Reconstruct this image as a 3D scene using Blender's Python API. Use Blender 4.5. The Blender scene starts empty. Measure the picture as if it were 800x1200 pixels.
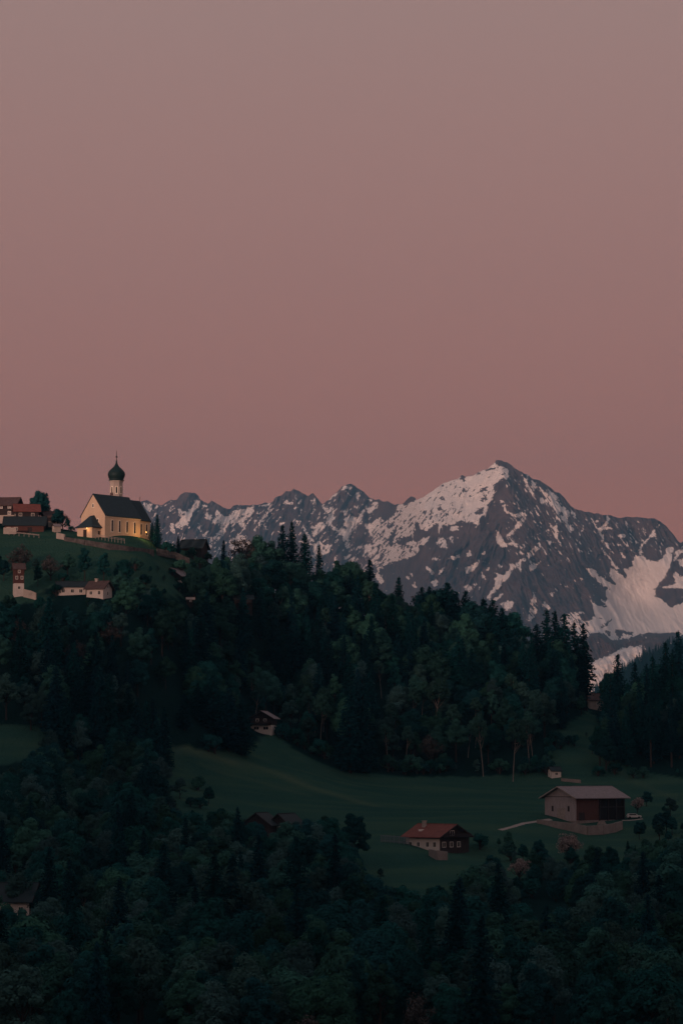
import bpy, math, random
import numpy as np

# ------------------------------------------------------------------ camera, world, sun, exposure
sc = bpy.context.scene
COL = sc.collection
F = 3335.0                      # focal length in photo pixels (photo is 800 x 1200)
PITCH = math.atan(300.0 / F)    # horizon lies at py = 900
cam = bpy.data.objects.new('camera', bpy.data.cameras.new('camera'))
COL.objects.link(cam)
cam.data.sensor_fit = 'VERTICAL'; cam.data.sensor_height = 36.0
cam.data.lens = 36.0 * F / 1200.0
cam.data.clip_start = 0.5; cam.data.clip_end = 60000
cam.location = (0, 0, 0); cam.rotation_euler = (math.pi / 2 + PITCH, 0, 0)
sc.camera = cam

SUN_AZ = math.radians(210)      # behind the camera, to the left
SUN_EL = math.radians(4.5)
world = bpy.data.worlds.new('World'); sc.world = world; world.use_nodes = True
nt = world.node_tree; nt.nodes.clear()
W_ = nt.nodes.new
wo = W_('ShaderNodeOutputWorld'); add = W_('ShaderNodeAddShader')
sky = W_('ShaderNodeTexSky'); sky.sky_type = 'NISHITA'; sky.sun_disc = False
sky.sun_elevation = SUN_EL; sky.sun_rotation = SUN_AZ
b1 = W_('ShaderNodeBackground'); b1.inputs[1].default_value = 0.004
nt.links.new(sky.outputs[0], b1.inputs[0])
# dusk belt: rose low over the land, slate blue overhead, warm afterglow on the sun side
tc = W_('ShaderNodeTexCoord'); sep = W_('ShaderNodeSeparateXYZ')
nt.links.new(tc.outputs['Generated'], sep.inputs[0])
ramp = W_('ShaderNodeValToRGB')
els = [(0.0, (.60, .188, .125)), (0.06, (.595, .184, .122)), (0.10, (.555, .188, .132)), (0.17, (.470, .210, .172)),
       (0.26, (.425, .245, .215)), (0.42, (.36, .240, .220)), (0.7, (.27, .23, .24)), (1.0, (.23, .22, .24))]
cr = ramp.color_ramp
while len(cr.elements) < len(els): cr.elements.new(0.5)
for e, (p, c) in zip(cr.elements, els):
    e.position = p; e.color = (*c, 1)
nt.links.new(sep.outputs[2], ramp.inputs[0])
dot = W_('ShaderNodeVectorMath'); dot.operation = 'DOT_PRODUCT'
nt.links.new(tc.outputs['Generated'], dot.inputs[0])
dot.inputs[1].default_value = (math.sin(SUN_AZ), math.cos(SUN_AZ), 0.0)
mr = W_('ShaderNodeMapRange'); mr.inputs[1].default_value = 0.2; mr.inputs[2].default_value = 1.0
nt.links.new(dot.outputs['Value'], mr.inputs[0])
mr2 = W_('ShaderNodeMapRange'); mr2.inputs[1].default_value = 0.45; mr2.inputs[2].default_value = 0.0
nt.links.new(sep.outputs[2], mr2.inputs[0])
mul = W_('ShaderNodeMath'); mul.operation = 'MULTIPLY'
nt.links.new(mr.outputs[0], mul.inputs[0]); nt.links.new(mr2.outputs[0], mul.inputs[1])
mixc = W_('ShaderNodeMix'); mixc.data_type = 'RGBA'
nt.links.new(mul.outputs[0], mixc.inputs['Factor']); nt.links.new(ramp.outputs[0], mixc.inputs['A'])
mixc.inputs['B'].default_value = (.95, .58, .43, 1)
b2 = W_('ShaderNodeBackground'); b2.inputs[1].default_value = 1.0
nt.links.new(mixc.outputs['Result'], b2.inputs[0])
nt.links.new(b1.outputs[0], add.inputs[0]); nt.links.new(b2.outputs[0], add.inputs[1])
nt.links.new(add.outputs[0], wo.inputs[0])

sun = bpy.data.objects.new('sun', bpy.data.lights.new('sun', 'SUN')); COL.objects.link(sun)
sun.data.energy = 3.9; sun.data.color = (1.0, .58, .45); sun.data.angle = math.radians(2.0)
sun.rotation_euler = (math.pi / 2 - SUN_EL, 0, math.pi - SUN_AZ)
HAZE_DENS = 5.3e-5; HAZE_COL = (.13, .37, .58, 1)

sc.view_settings.view_transform = 'Standard'; sc.view_settings.look = 'None'
sc.view_settings.gamma = 1.0; sc.view_settings.use_curve_mapping = False
sc.view_settings.exposure = 0.0
sc.cycles.use_denoising = True
sc.cycles.max_bounces = 6; sc.cycles.diffuse_bounces = 4; sc.cycles.volume_bounces = 1
sc.cycles.transparent_max_bounces = 6

# ------------------------------------------------------------------ helpers
def P(px, py, Y):
    """point at depth Y seen at photo position (px, py); arrays welcome"""
    u = (np.asarray(px, float) - 400) / F; v = (600 - np.asarray(py, float)) / F
    c, s = math.cos(PITCH), math.sin(PITCH)
    dy = c - v * s; dz = s + v * c
    return np.stack(np.broadcast_arrays(u / dy * Y, np.asarray(Y, float) + 0 * dy, dz / dy * Y), -1)
def proj(x, y, z):
    c, s = math.cos(PITCH), math.sin(PITCH)
    f = y * c + z * s; up = -y * s + z * c
    return 400 + x / f * F, 600 - up / f * F

def tag(o, label=None, cat=None, group=None, kind=None):
    if label: o['label'] = label
    if cat: o['category'] = cat
    if group: o['group'] = group
    if kind: o['kind'] = kind
    return o
def empty(name, loc, rz=0.0):
    o = bpy.data.objects.new(name, None); COL.objects.link(o)
    o.location = [float(a) for a in loc]; o.rotation_euler = (0, 0, rz); o.empty_display_size = 1
    return o
def mesh_obj(name, me, parent=None):
    o = bpy.data.objects.new(name, me); COL.objects.link(o); o.parent = parent
    return o
def np_mesh(name, verts, quads, mats, smooth=False, tris=False):
    me = bpy.data.meshes.new(name)
    n = 3 if tris else 4
    verts = np.asarray(verts, np.float32); quads = np.asarray(quads, np.int32)
    me.vertices.add(len(verts)); me.vertices.foreach_set('co', verts.ravel())
    me.loops.add(quads.size); me.loops.foreach_set('vertex_index', quads.ravel())
    me.polygons.add(len(quads)); me.polygons.foreach_set('loop_start', np.arange(len(quads), dtype=np.int32) * n)
    me.polygons.foreach_set('use_smooth', np.full(len(quads), smooth))
    me.update(calc_edges=True)
    for m in (mats if isinstance(mats, (list, tuple)) else [mats]): me.materials.append(m)
    return me

class MB:
    """collects simple solids into one mesh"""
    def __init__(s): s.v = []; s.f = []
    def add(s, vs, fs):
        b = len(s.v); s.v += [tuple(map(float, p)) for p in vs]; s.f += [tuple(b + i for i in f) for f in fs]; return s
    def box(s, x0, x1, y0, y1, z0, z1):
        return s.add([(x, y, z) for z in (z0, z1) for x, y in ((x0, y0), (x1, y0), (x1, y1), (x0, y1))],
                     [(3, 2, 1, 0), (4, 5, 6, 7), (0, 1, 5, 4), (1, 2, 6, 5), (2, 3, 7, 6), (3, 0, 4, 7)])
    def loft(s, rings, cap=True):
        n = len(rings[0]); b = len(s.v)
        for r in rings: s.v += [tuple(map(float, p)) for p in r]
        for k in range(len(rings) - 1):
            for i in range(n):
                j = (i + 1) % n
                s.f.append((b + k * n + i, b + k * n + j, b + (k + 1) * n + j, b + (k + 1) * n + i))
        if cap:
            s.f.append(tuple(b + i for i in reversed(range(n)))); s.f.append(tuple(b + (len(rings) - 1) * n + i for i in range(n)))
        return s
    def lathe(s, prof, n=24, cx=0, cy=0, ph=0.0):
        return s.loft([[(cx + r * math.cos(ph + 2 * math.pi * i / n), cy + r * math.sin(ph + 2 * math.pi * i / n), z) for i in range(n)] for r, z in prof])
    def prism_x(s, prof, x0, x1):
        """profile of (y, z), counter-clockwise seen from -x, run along x"""
        return s.loft([[(x0, y, z) for y, z in prof], [(x1, y, z) for y, z in prof]])
    def beam(s, a, b, w, h=None):
        a = np.array(a, float); b = np.array(b, float); d = b - a; d /= np.linalg.norm(d)
        h = h or w
        up = np.array((0, 0, 1.)) if abs(d[2]) < .95 else np.array((1., 0, 0))
        sx = np.cross(d, up); sx /= np.linalg.norm(sx); uz = np.cross(sx, d)
        r = [[p + sx * w / 2 * i + uz * h / 2 * j for i, j in ((-1, -1), (1, -1), (1, 1), (-1, 1))] for p in (a, b)]
        return s.loft(r)
    def build(s, name, mat, parent=None, smooth=False, bevel=0):
        me = bpy.data.meshes.new(name); me.from_pydata(s.v, [], s.f); me.materials.append(mat)
        import bmesh
        bm = bmesh.new(); bm.from_mesh(me); bmesh.ops.recalc_face_normals(bm, faces=bm.faces)
        if bevel: bmesh.ops.bevel(bm, geom=bm.edges[:], offset=bevel, segments=1, affect='EDGES')
        bm.to_mesh(me); bm.free()
        if smooth:
            me.polygons.foreach_set('use_smooth', np.full(len(me.polygons), True))
        return mesh_obj(name, me, parent)

# numpy gradient-free value noise
def _h(i, j, s):
    n = (i.astype(np.int64) * 374761393 + j.astype(np.int64) * 668265263 + s * 1274126177) & 0x7fffffff
    n = ((n ^ (n >> 13)) * 1274126177) & 0x7fffffff
    n = (n ^ (n >> 16)) & 0xffff
    return n / 65535.0
def vnoise(x, y, seed=0):
    x = np.asarray(x, float); y = np.asarray(y, float)
    i = np.floor(x); j = np.floor(y); fx = x - i; fy = y - j
    fx = fx * fx * fx * (fx * (fx * 6 - 15) + 10); fy = fy * fy * fy * (fy * (fy * 6 - 15) + 10)
    a = _h(i, j, seed); b = _h(i + 1, j, seed); c = _h(i, j + 1, seed); d = _h(i + 1, j + 1, seed)
    return (a * (1 - fx) + b * fx) * (1 - fy) + (c * (1 - fx) + d * fx) * fy
def fbm(x, y, seed=0, o=4):
    t = 0; a = .5; n = 0
    for k in range(o):
        t = t + a * vnoise(x * 2 ** k + 13.7 * k, y * 2 ** k - 7.1 * k, seed + k); n += a; a *= .5
    return t / n
def ridged(x, y, seed=0, o=4):
    t = 0; a = .5; n = 0
    for k in range(o):
        t = t + a * (1 - np.abs(2 * vnoise(x * 2 ** k + 3.7 * k, y * 2 ** k + 9.1 * k, seed + k) - 1)); n += a; a *= .5
    return t / n
def inpoly(poly, x, y):
    x = np.asarray(x, float); y = np.asarray(y, float); r = np.zeros(np.broadcast(x, y).shape, bool)
    n = len(poly)
    for k in range(n):
        x0, y0 = poly[k]; x1, y1 = poly[(k + 1) % n]
        if y0 == y1: continue
        r ^= ((y0 > y) != (y1 > y)) & (x < (x1 - x0) * (y - y0) / (y1 - y0) + x0)
    return r

# ------------------------------------------------------------------ materials
def mat(name, col, rough=.85, var=0.0, scale=1.0, col2=None, spec=.2, bump=0.0, stretch=None, obj_var=0.0, thin=0.0):
    m = bpy.data.materials.new(name); m.use_nodes = True; n = m.node_tree; L = n.links.new
    bs = n.nodes['Principled BSDF']; bs.inputs['Roughness'].default_value = rough
    bs.inputs['Specular IOR Level'].default_value = spec
    c2 = col2 or tuple(c * (1 - var) for c in col); c1 = col if col2 else tuple(c * (1 + var) for c in col)
    src = None
    if var or col2 or bump:
        t = n.nodes.new('ShaderNodeTexCoord'); mp = n.nodes.new('ShaderNodeMapping')
        L(t.outputs['Object'], mp.inputs[0])
        if stretch: mp.inputs['Scale'].default_value = stretch
        no = n.nodes.new('ShaderNodeTexNoise'); no.inputs['Scale'].default_value = scale
        no.inputs['Detail'].default_value = 5; no.inputs['Roughness'].default_value = .62
        L(mp.outputs[0], no.inputs['Vector'])
        r = n.nodes.new('ShaderNodeMapRange'); r.inputs[1].default_value = .3; r.inputs[2].default_value = .7
        L(no.outputs[0], r.inputs[0])
        mx = n.nodes.new('ShaderNodeMix'); mx.data_type = 'RGBA'
        L(r.outputs[0], mx.inputs['Factor'])
        mx.inputs['A'].default_value = (*c2, 1); mx.inputs['B'].default_value = (*c1, 1)
        src = mx.outputs['Result']
        if bump:
            bp = n.nodes.new('ShaderNodeBump'); bp.inputs['Strength'].default_value = bump; bp.inputs['Distance'].default_value = .1
            L(no.outputs[0], bp.inputs['Height']); L(bp.outputs[0], bs.inputs['Normal'])
    if obj_var:
        oi = n.nodes.new('ShaderNodeObjectInfo')
        hs = n.nodes.new('ShaderNodeHueSaturation')
        r1 = n.nodes.new('ShaderNodeMapRange'); r1.inputs[3].default_value = 1 - obj_var; r1.inputs[4].default_value = 1 + obj_var
        L(oi.outputs['Random'], r1.inputs[0]); L(r1.outputs[0], hs.inputs['Value'])
        m2 = n.nodes.new('ShaderNodeMath'); m2.operation = 'MULTIPLY'; m2.inputs[1].default_value = 7.31
        m3 = n.nodes.new('ShaderNodeMath'); m3.operation = 'FRACT'
        L(oi.outputs['Random'], m2.inputs[0]); L(m2.outputs[0], m3.inputs[0])
        r2 = n.nodes.new('ShaderNodeMapRange'); r2.inputs[3].default_value = .465; r2.inputs[4].default_value = .51
        L(m3.outputs[0], r2.inputs[0]); L(r2.outputs[0], hs.inputs['Hue'])
        if src: L(src, hs.inputs['Color'])
        else: hs.inputs['Color'].default_value = (*col, 1)
        src = hs.outputs[0]
    if src: L(src, bs.inputs['Base Color'])
    else: bs.inputs['Base Color'].default_value = (*col, 1)
    if thin:   # thin leaves let part of the light through
        tr = n.nodes.new('ShaderNodeBsdfTranslucent'); ms = n.nodes.new('ShaderNodeMixShader'); ms.inputs[0].default_value = thin
        if src: L(src, tr.inputs[0])
        out = n.nodes['Material Output']; L(bs.outputs[0], ms.inputs[1]); L(tr.outputs[0], ms.inputs[2]); L(ms.outputs[0], out.inputs['Surface'])
    return m

M = dict(
    plaster=mat('cream_plaster', (.58, .45, .33), .9, .07, .35),
    white=mat('white_render', (.54, .50, .47), .9, .10, .5),
    dirty_white=mat('weathered_white_render', (.36, .32, .29), .9, .18, .6),
    trim=mat('pale_stone_trim', (.80, .74, .62), .8, .05, 1.0),
    slate=mat('dark_slate_roof', (.016, .036, .048), .75, .22, .9, stretch=(1, 1, 1), spec=.3),
    copper=mat('dark_green_copper', (.007, .024, .026), .6, .25, .8, spec=.2),
    redroof=mat('red_clay_tile_roof', (.165, .056, .046), .85, .25, .9),
    brownroof=mat('brown_clay_tile_roof', (.085, .056, .054), .85, .25, .9),
    greyroof=mat('grey_shingle_roof', (.215, .185, .195), .8, .16, .8),
    darkroof=mat('blackish_roof', (.018, .03, .036), .8, .2, .8),
    timber=mat('dark_stained_timber', (.032, .025, .026), .85, .30, 1.4, stretch=(4, 4, .6)),
    redtimber=mat('red_brown_boards', (.085, .040, .035), .88, .35, 1.6, stretch=(5, 5, .3)),
    greywood=mat('weathered_grey_boards', (.31, .275, .285), .9, .22, 1.4, stretch=(4, 4, .25)),
    palewood=mat('pale_weathered_wood', (.30, .26, .24), .9, .2, 1.5),
    glass=mat('dark_window_glass', (.012, .016, .020), .15, spec=.5),
    frame=mat('white_window_frame', (.72, .68, .64), .7),
    concrete=mat('old_concrete', (.21, .185, .178), .9, .2, .5),
    stone=mat('rubble_stone', (.08, .075, .075), .95, .55, .9, bump=.5),
    gravel=mat('pale_gravel', (.27, .235, .22), .95, .25, .6),
    iron=mat('black_iron', (.02, .02, .022), .5, spec=.5),
    gold=mat('gilded_metal', (.5, .32, .10), .4, spec=.6),
    bay_shade=mat('painted_bay_shade', (.012, .010, .010), .95),  # near-black colour standing in for shade inside the barn bay
    bluegrey=mat('blue_grey_paint', (.14, .17, .20), .8, .15, 1),
    carpaint=mat('white_car_paint', (.48, .48, .48), .35, spec=.5),
    tyre=mat('black_rubber', (.02, .02, .02), .9),
    bark=mat('brown_bark', (.030, .025, .024), .95, .3, 2, stretch=(3, 3, .5)),
    palebark=mat('pale_bark', (.17, .15, .14), .9, .35, 1.2, stretch=(2, 2, .6)),
    spruce=mat('spruce_needles', (.006, .042, .056), .85, .25, .6, spec=0.0, obj_var=.32, thin=.4),
    leaf=mat('spring_leaves', (.032, .106, .092), .8, .28, .35, spec=0.0, obj_var=.5, thin=.4),
    leafdark=mat('dark_leaves', (.014, .074, .082), .8, .25, .35, spec=0.0, obj_var=.4, thin=.4),
    leafgrey=mat('grey_green_leaves', (.046, .110, .112), .85, .25, .4, spec=0.0, obj_var=.4, thin=.4),
    birchleaf=mat('birch_leaves', (.034, .098, .090), .8, .25, .4, spec=0.0, obj_var=.3, thin=.4),
    twig=mat('reddish_bare_twigs', (.060, .058, .058), .9, .25, .5, spec=0.0, obj_var=.25),
    blossom=mat('pink_white_blossom', (.30, .25, .24), .85, .25, .6, spec=.05, thin=.4),
)
def lamp_mat(col, s):
    m = bpy.data.materials.new('lit_lamp_glass'); m.use_nodes = True
    b = m.node_tree.nodes['Principled BSDF']; b.inputs['Base Color'].default_value = (*col, 1)
    b.inputs['Emission Color'].default_value = (*col, 1); b.inputs['Emission Strength'].default_value = s
    return m
M['lamp'] = lamp_mat((1, .62, .22), 3.0)

# ------------------------------------------------------------------ terrain
CP = [  # photo x, photo y, depth of ground points
 (-60,1250,480),(100,1250,480),(250,1250,480),(400,1250,480),(550,1250,480),(700,1250,480),(860,1250,480),
 (0,1150,590),(200,1150,590),(400,1150,590),(600,1150,590),(800,1150,590),
 (20,1092,660),(200,1075,680),(400,1080,690),(600,1080,690),(800,1070,690),
 (0,1000,740),(150,1000,760),(300,992,805),(420,1020,770),(510,998,800),(560,1010,800),(480,990,800),
 (640,1000,800),(690,967,850),(640,958,855),(740,958,865),(800,955,860),(720,985,830),
 (250,955,830),(420,965,840),(500,945,890),(400,910,940),(600,910,960),(560,930,920),(300,884,930),(210,884,895),
 (350,905,915),(250,893,900),(305,859,950),(655,912,955),(780,940,920),
 (650,855,1010),(690,835,1050),(740,892,980),(800,895,970),(760,862,1030),(850,850,1040),
 (300,800,1000),(400,830,990),(500,850,990),(600,868,985),(350,700,1080),(430,722,1080),(500,755,1090),(600,788,1090),(680,835,1085),
 (88,629,1000),(123,630,1000),(177,634,1015),(140,632,1030),(110,634,990),(170,640,1000),(30,624,1012),(0,626,1012),(60,624,1010),
 (20,640,985),(100,660,970),(100,700,940),(25,696,940),(240,668,1030),(210,690,1000),(280,705,1010),(290,690,1050),
 (60,858,862),(40,770,905),(20,895,842),(150,780,905),(180,870,895),(100,930,826),(-60,770,905),(-60,640,1000),(-60,900,842),(-60,1000,740),
 (860,950,860),(860,1070,690),
 (68,698,943),(121,701,938),(95,700,940),(236,653,1034),(211,685,1003),(276,706,1006),(219,706,985),(318,859,948),(690,830,1092),(515,998,795),(545,990,806),(545,1002,795),(316,986,812),(340,986,815),(34,1095,648),(646,912,955),(0,612,1036),(22,614,1026),(10,694,945)]
cp = np.array([P(*c) for c in CP])
extra = np.array([(-320,480,-60),(-330,700,-20),(-330,1000,72),(330,480,-60),(330,700,-32),(330,1000,12),(-330,1300,0),(0,1300,-10),
    (330,1300,-60),(-160,1230,30),(100,1200,0),(-120,1100,72),(-60,1110,66),(-150,1100,70),(230,1150,0),(0,1180,30),(0,1500,-120),(-300,1500,-100),(300,1500,-130)], float)
cp = np.vstack([cp, extra])
S_ = 300.0
def _phi(r2): return 0.5 * r2 * np.log(r2 + 1e-12)
A_ = cp[:, :2] / S_; NCP = len(A_)
K = _phi(((A_[:, None] - A_[None]) ** 2).sum(-1)) + np.eye(NCP) * 2e-4
Pm = np.hstack([np.ones((NCP, 1)), A_])
sol = np.linalg.solve(np.block([[K, Pm], [Pm.T, np.zeros((3, 3))]]), np.concatenate([cp[:, 2], np.zeros(3)]))
def sstep(a, b, x):
    t = np.clip((x - a) / (b - a), 0, 1); return t * t * (3 - 2 * t)
def G(x, y):
    x = np.asarray(x, float); y = np.asarray(y, float); x, y = np.broadcast_arrays(x, y)
    xf, yf = x.ravel(), y.ravel()
    base = -150 + 147 * sstep(260, 6, yf) + 700 * np.exp(-((yf + 3000) / 650) ** 2) * (.85 + .15 * np.sin(xf / 900)) * sstep(9300, 7000, np.abs(xf + 1500))  # includes an unseen ridge behind the camera, added to shade the near hill
    w = sstep(560, 340, np.abs(xf)) * sstep(330, 470, yf) * sstep(1650, 1350, yf)
    out = base.copy(); idx = np.where(w > 0)[0]
    for k in range(0, len(idx), 20000):
        i = idx[k:k + 20000]; q = np.stack([xf[i], yf[i]], -1) / S_
        z = _phi(((q[:, None] - A_[None]) ** 2).sum(-1)) @ sol[:NCP] + sol[NCP] + q @ sol[NCP + 1:]
        z = z + (fbm(xf[i] / 22, yf[i] / 22, 5, 3) - .5) * 1.3
        out[i] = base[i] * (1 - w[i]) + z * w[i]
    return out.reshape(x.shape)
def gz(x, y): return float(G(x, y))

def axis(lo, hi, dlo, dhi, d):
    a = list(np.arange(dlo, dhi + d, d)); s = d; v = dlo
    while v > lo: s *= 1.35; v -= s; a.insert(0, max(v, lo))
    s = d; v = a[-1]
    while v < hi: s *= 1.35; v += s; a.append(min(v, hi))
    return np.array(a)
XS = axis(-9000, 9000, -180, 180, 2.0); YS = axis(-5000, 16500, 460, 1160, 2.0)
# finer rings over the camera's own hillside
YS = np.unique(np.concatenate([YS, np.arange(-40, 460, 12.0)]))
gx, gy = np.meshgrid(XS, YS)
gzv = G(gx, gy)
nx, ny = len(XS), len(YS)
ii = (np.arange(ny - 1)[:, None] * nx + np.arange(nx - 1)[None]).ravel()
quads = np.stack([ii, ii + 1, ii + nx + 1, ii + nx], -1)

gm = bpy.data.materials.new('meadow_grass'); gm.use_nodes = True
def ground_material(m):
    n = m.node_tree; L = n.links.new; bs = n.nodes['Principled BSDF']; bs.inputs['Roughness'].default_value = .95
    bs.inputs['Specular IOR Level'].default_value = 0
    g = n.nodes.new('ShaderNodeNewGeometry')
    def noise(sc_, det=5):
        a = n.nodes.new('ShaderNodeTexNoise'); a.inputs['Scale'].default_value = sc_; a.inputs['Detail'].default_value = det
        L(g.outputs['Position'], a.inputs['Vector'])
        r = n.nodes.new('ShaderNodeMapRange'); r.inputs[1].default_value = .33; r.inputs[2].default_value = .67; L(a.outputs[0], r.inputs[0]); return r.outputs[0]
    def mix(f, a, b):
        x = n.nodes.new('ShaderNodeMix'); x.data_type = 'RGBA'; L(f, x.inputs['Factor'])
        for k, v in (('A', a), ('B', b)):
            if isinstance(v, tuple): x.inputs[k].default_value = (*v, 1)
            else: L(v, x.inputs[k])
        return x.outputs['Result']
    c = mix(noise(.035), (.014, .046, .045), (.036, .088, .062))
    c = mix(noise(.5), c, (.020, .060, .051))
    mp = n.nodes.new('ShaderNodeMapping'); mp.inputs['Scale'].default_value = (.018, .11, .25); L(g.outputs['Position'], mp.inputs[0])
    st = n.nodes.new('ShaderNodeTexNoise'); st.inputs['Scale'].default_value = 1.0; st.inputs['Detail'].default_value = 5; L(mp.outputs[0], st.inputs['Vector'])
    sr = n.nodes.new('ShaderNodeMapRange'); sr.inputs[1].default_value = .42; sr.inputs[2].default_value = .66; L(st.outputs[0], sr.inputs[0])
    c = mix(sr.outputs[0], c, (.050, .094, .060))
    c = mix(noise(2.2, 3), c, (.026, .076, .060))
    at = n.nodes.new('ShaderNodeAttribute'); at.attribute_name = 'worn'
    c = mix(at.outputs['Fac'], c, (.085, .12, .075))
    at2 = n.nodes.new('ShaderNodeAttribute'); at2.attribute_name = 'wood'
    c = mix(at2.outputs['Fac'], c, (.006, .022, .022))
    L(c, bs.inputs['Base Color'])
    bp = n.nodes.new('ShaderNodeBump'); bp.inputs['Strength'].default_value = .6; bp.inputs['Distance'].default_value = .5
    L(noise(1.2, 6), bp.inputs['Height']); L(bp.outputs[0], bs.inputs['Normal'])
ground_material(gm)
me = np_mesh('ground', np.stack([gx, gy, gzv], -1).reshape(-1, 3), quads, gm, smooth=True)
gpx, gpy = proj(gx, np.maximum(gy, 1), gzv)
def pl_dist(pts, x, y):
    d = np.full(np.shape(x), 1e9)
    for (x0, y0), (x1, y1) in zip(pts[:-1], pts[1:]):
        L2 = (x1 - x0) ** 2 + (y1 - y0) ** 2
        t = np.clip(((x - x0) * (x1 - x0) + (y - y0) * (y1 - y0)) / L2, 0, 1)
        d = np.minimum(d, np.hypot(x - x0 - t * (x1 - x0), y - y0 - t * (y1 - y0)))
    return d
def ground_at(px, py, Y0=600, Y1=1120):
    """first ground point seen along the ray (px, py)"""
    Y = np.arange(Y0, Y1, 1.0); p = P(px, py, Y); g = G(p[:, 0], p[:, 1])
    k = np.where(g >= p[:, 2])[0]
    k = k[0] if len(k) else int(np.argmin(np.abs(p[:, 2] - g)))
    return np.array([p[k, 0], p[k, 1], g[k]])
worn = np.zeros(gx.shape)
for track, wd, am in (([(196, 873), (225, 880), (262, 892), (300, 899), (330, 908), (362, 922), (400, 934), (440, 945)], 2.0, .55),
                      ([(236, 897), (300, 915), (360, 932)], 1.2, .25),
                      ([(55, 693), (110, 705), (170, 712)], 1.8, .35), ([(650, 868), (690, 880), (740, 915), (800, 938)], 1.6, .25)):
    w3 = [tuple(ground_at(*t)[:2]) for t in track]
    worn = np.maximum(worn, am * np.exp(-(pl_dist(w3, gx, gy) / wd) ** 2) * (.5 + fbm(gx / 6, gy / 6, 9)))
OPEN = [[(196, 872), (262, 882), (300, 868), (322, 858), (345, 880), (400, 903), (470, 910), (560, 910), (640, 905), (646, 860), (690, 832), (704, 850), (712, 880), (740, 903), (800, 912), (830, 915),
         (830, 985), (770, 1005), (700, 1015), (620, 1018), (590, 1060), (540, 1060), (430, 1050), (400, 1000), (300, 960), (200, 965)],
        [(-40, 618), (190, 626), (245, 655), (250, 690), (200, 700), (150, 684), (60, 690), (-40, 690)], [(-40, 850), (55, 852), (70, 868), (30, 894), (-40, 896)],
        [(-40, 686), (50, 690), (60, 705), (-40, 715)]]
opn = np.zeros(gx.shape, bool)
for poly in OPEN: opn |= inpoly(poly, gpx, gpy)
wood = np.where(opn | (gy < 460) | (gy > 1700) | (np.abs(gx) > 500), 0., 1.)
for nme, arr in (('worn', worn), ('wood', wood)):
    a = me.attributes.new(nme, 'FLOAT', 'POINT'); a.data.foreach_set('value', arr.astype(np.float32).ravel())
tag(mesh_obj('ground', me), kind='structure')

def drape(name, pts, width, mat_, lift=.06):
    """ribbon laid on the ground through photo points"""
    w = np.array([ground_at(*p)[:2] for p in pts]); s = np.concatenate([[0], np.cumsum(np.linalg.norm(np.diff(w, axis=0), axis=1))])
    t = np.linspace(0, s[-1], max(8, int(s[-1] / 1.0))); c = np.stack([np.interp(t, s, w[:, k]) for k in (0, 1)], -1)
    d = np.gradient(c, axis=0); d /= np.linalg.norm(d, axis=1)[:, None] + 1e-9; nrm = np.stack([-d[:, 1], d[:, 0]], -1)
    wd = width * (.85 + .3 * fbm(t / 4, t * 0, 3)); K_ = 5
    rows = [c + nrm * (wd * (k / (K_ - 1) - .5))[:, None] for k in range(K_)]
    v = np.stack(rows, 1); z = G(v[..., 0], v[..., 1]) + lift
    z[:, 0] -= .1; z[:, -1] -= .1
    v = np.concatenate([v, z[..., None]], -1).reshape(-1, 3); n = len(t)
    i = (np.arange(n - 1)[:, None] * K_ + np.arange(K_ - 1)[None]).ravel()
    return tag(mesh_obj(name, np_mesh(name, v, np.stack([i, i + 1, i + K_ + 1, i + K_], -1), mat_, True)), kind='structure')

# ------------------------------------------------------------------ mountains
SKY = [(100,660),(120,625),(140,600),(152,592),(167,587),(172,586),(178,589),(183,591.5),(190,592),(195,589),(200,586),(207,586),(212,580),(217,577),(222,577),(228,577),(232,580),(235,585),(240,588),(244,590),(248,587),(254,590),(260,593),(266,596),(270,596),(273,593),(280,592),(290,592),(293,593),(297,591),(303,592),(310,589.5),(318,589),
 (320,587),(323,582),(330,580),(335,576),(341,575),(344,572),(347,574),(352,576),(357,579),(361,581),(367,578),(371,583),(375,588),(378,591),(383,587),(388,583),(393,578),(398,573),(402,569),(407,567),(413,567.5),(418,571),(423,574),(428,578),(433,583),(437,585),(440,586),(443,584),(448,587),(455,588),(462,591),(468,590.5),(473,589),(476,585.5),
 (481,581),(486,583),(488,586),(495,583),(505,576),(515,569),(525,564),(536,561),(541,557),(545,559),(555,557),(565,551),(572,548),(578,544),(581,539),(585,538),(592,541),(600,546),(608,552),(612,554),(618,556),(624,562),(632,563),(638,567),(645,572),(650,576),(656,579),(662,585),(668,592),(674,596),(680,598.5),(690,600),(700,602),(712,603.5),
 (720,606),(726,607),(735,606),(745,605),(752,606),(760,608),(767,608),(773,611),(780,617),(787,625),(792,632),(797,636),(803,634),(815,640),(850,660),(900,700)]
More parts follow.
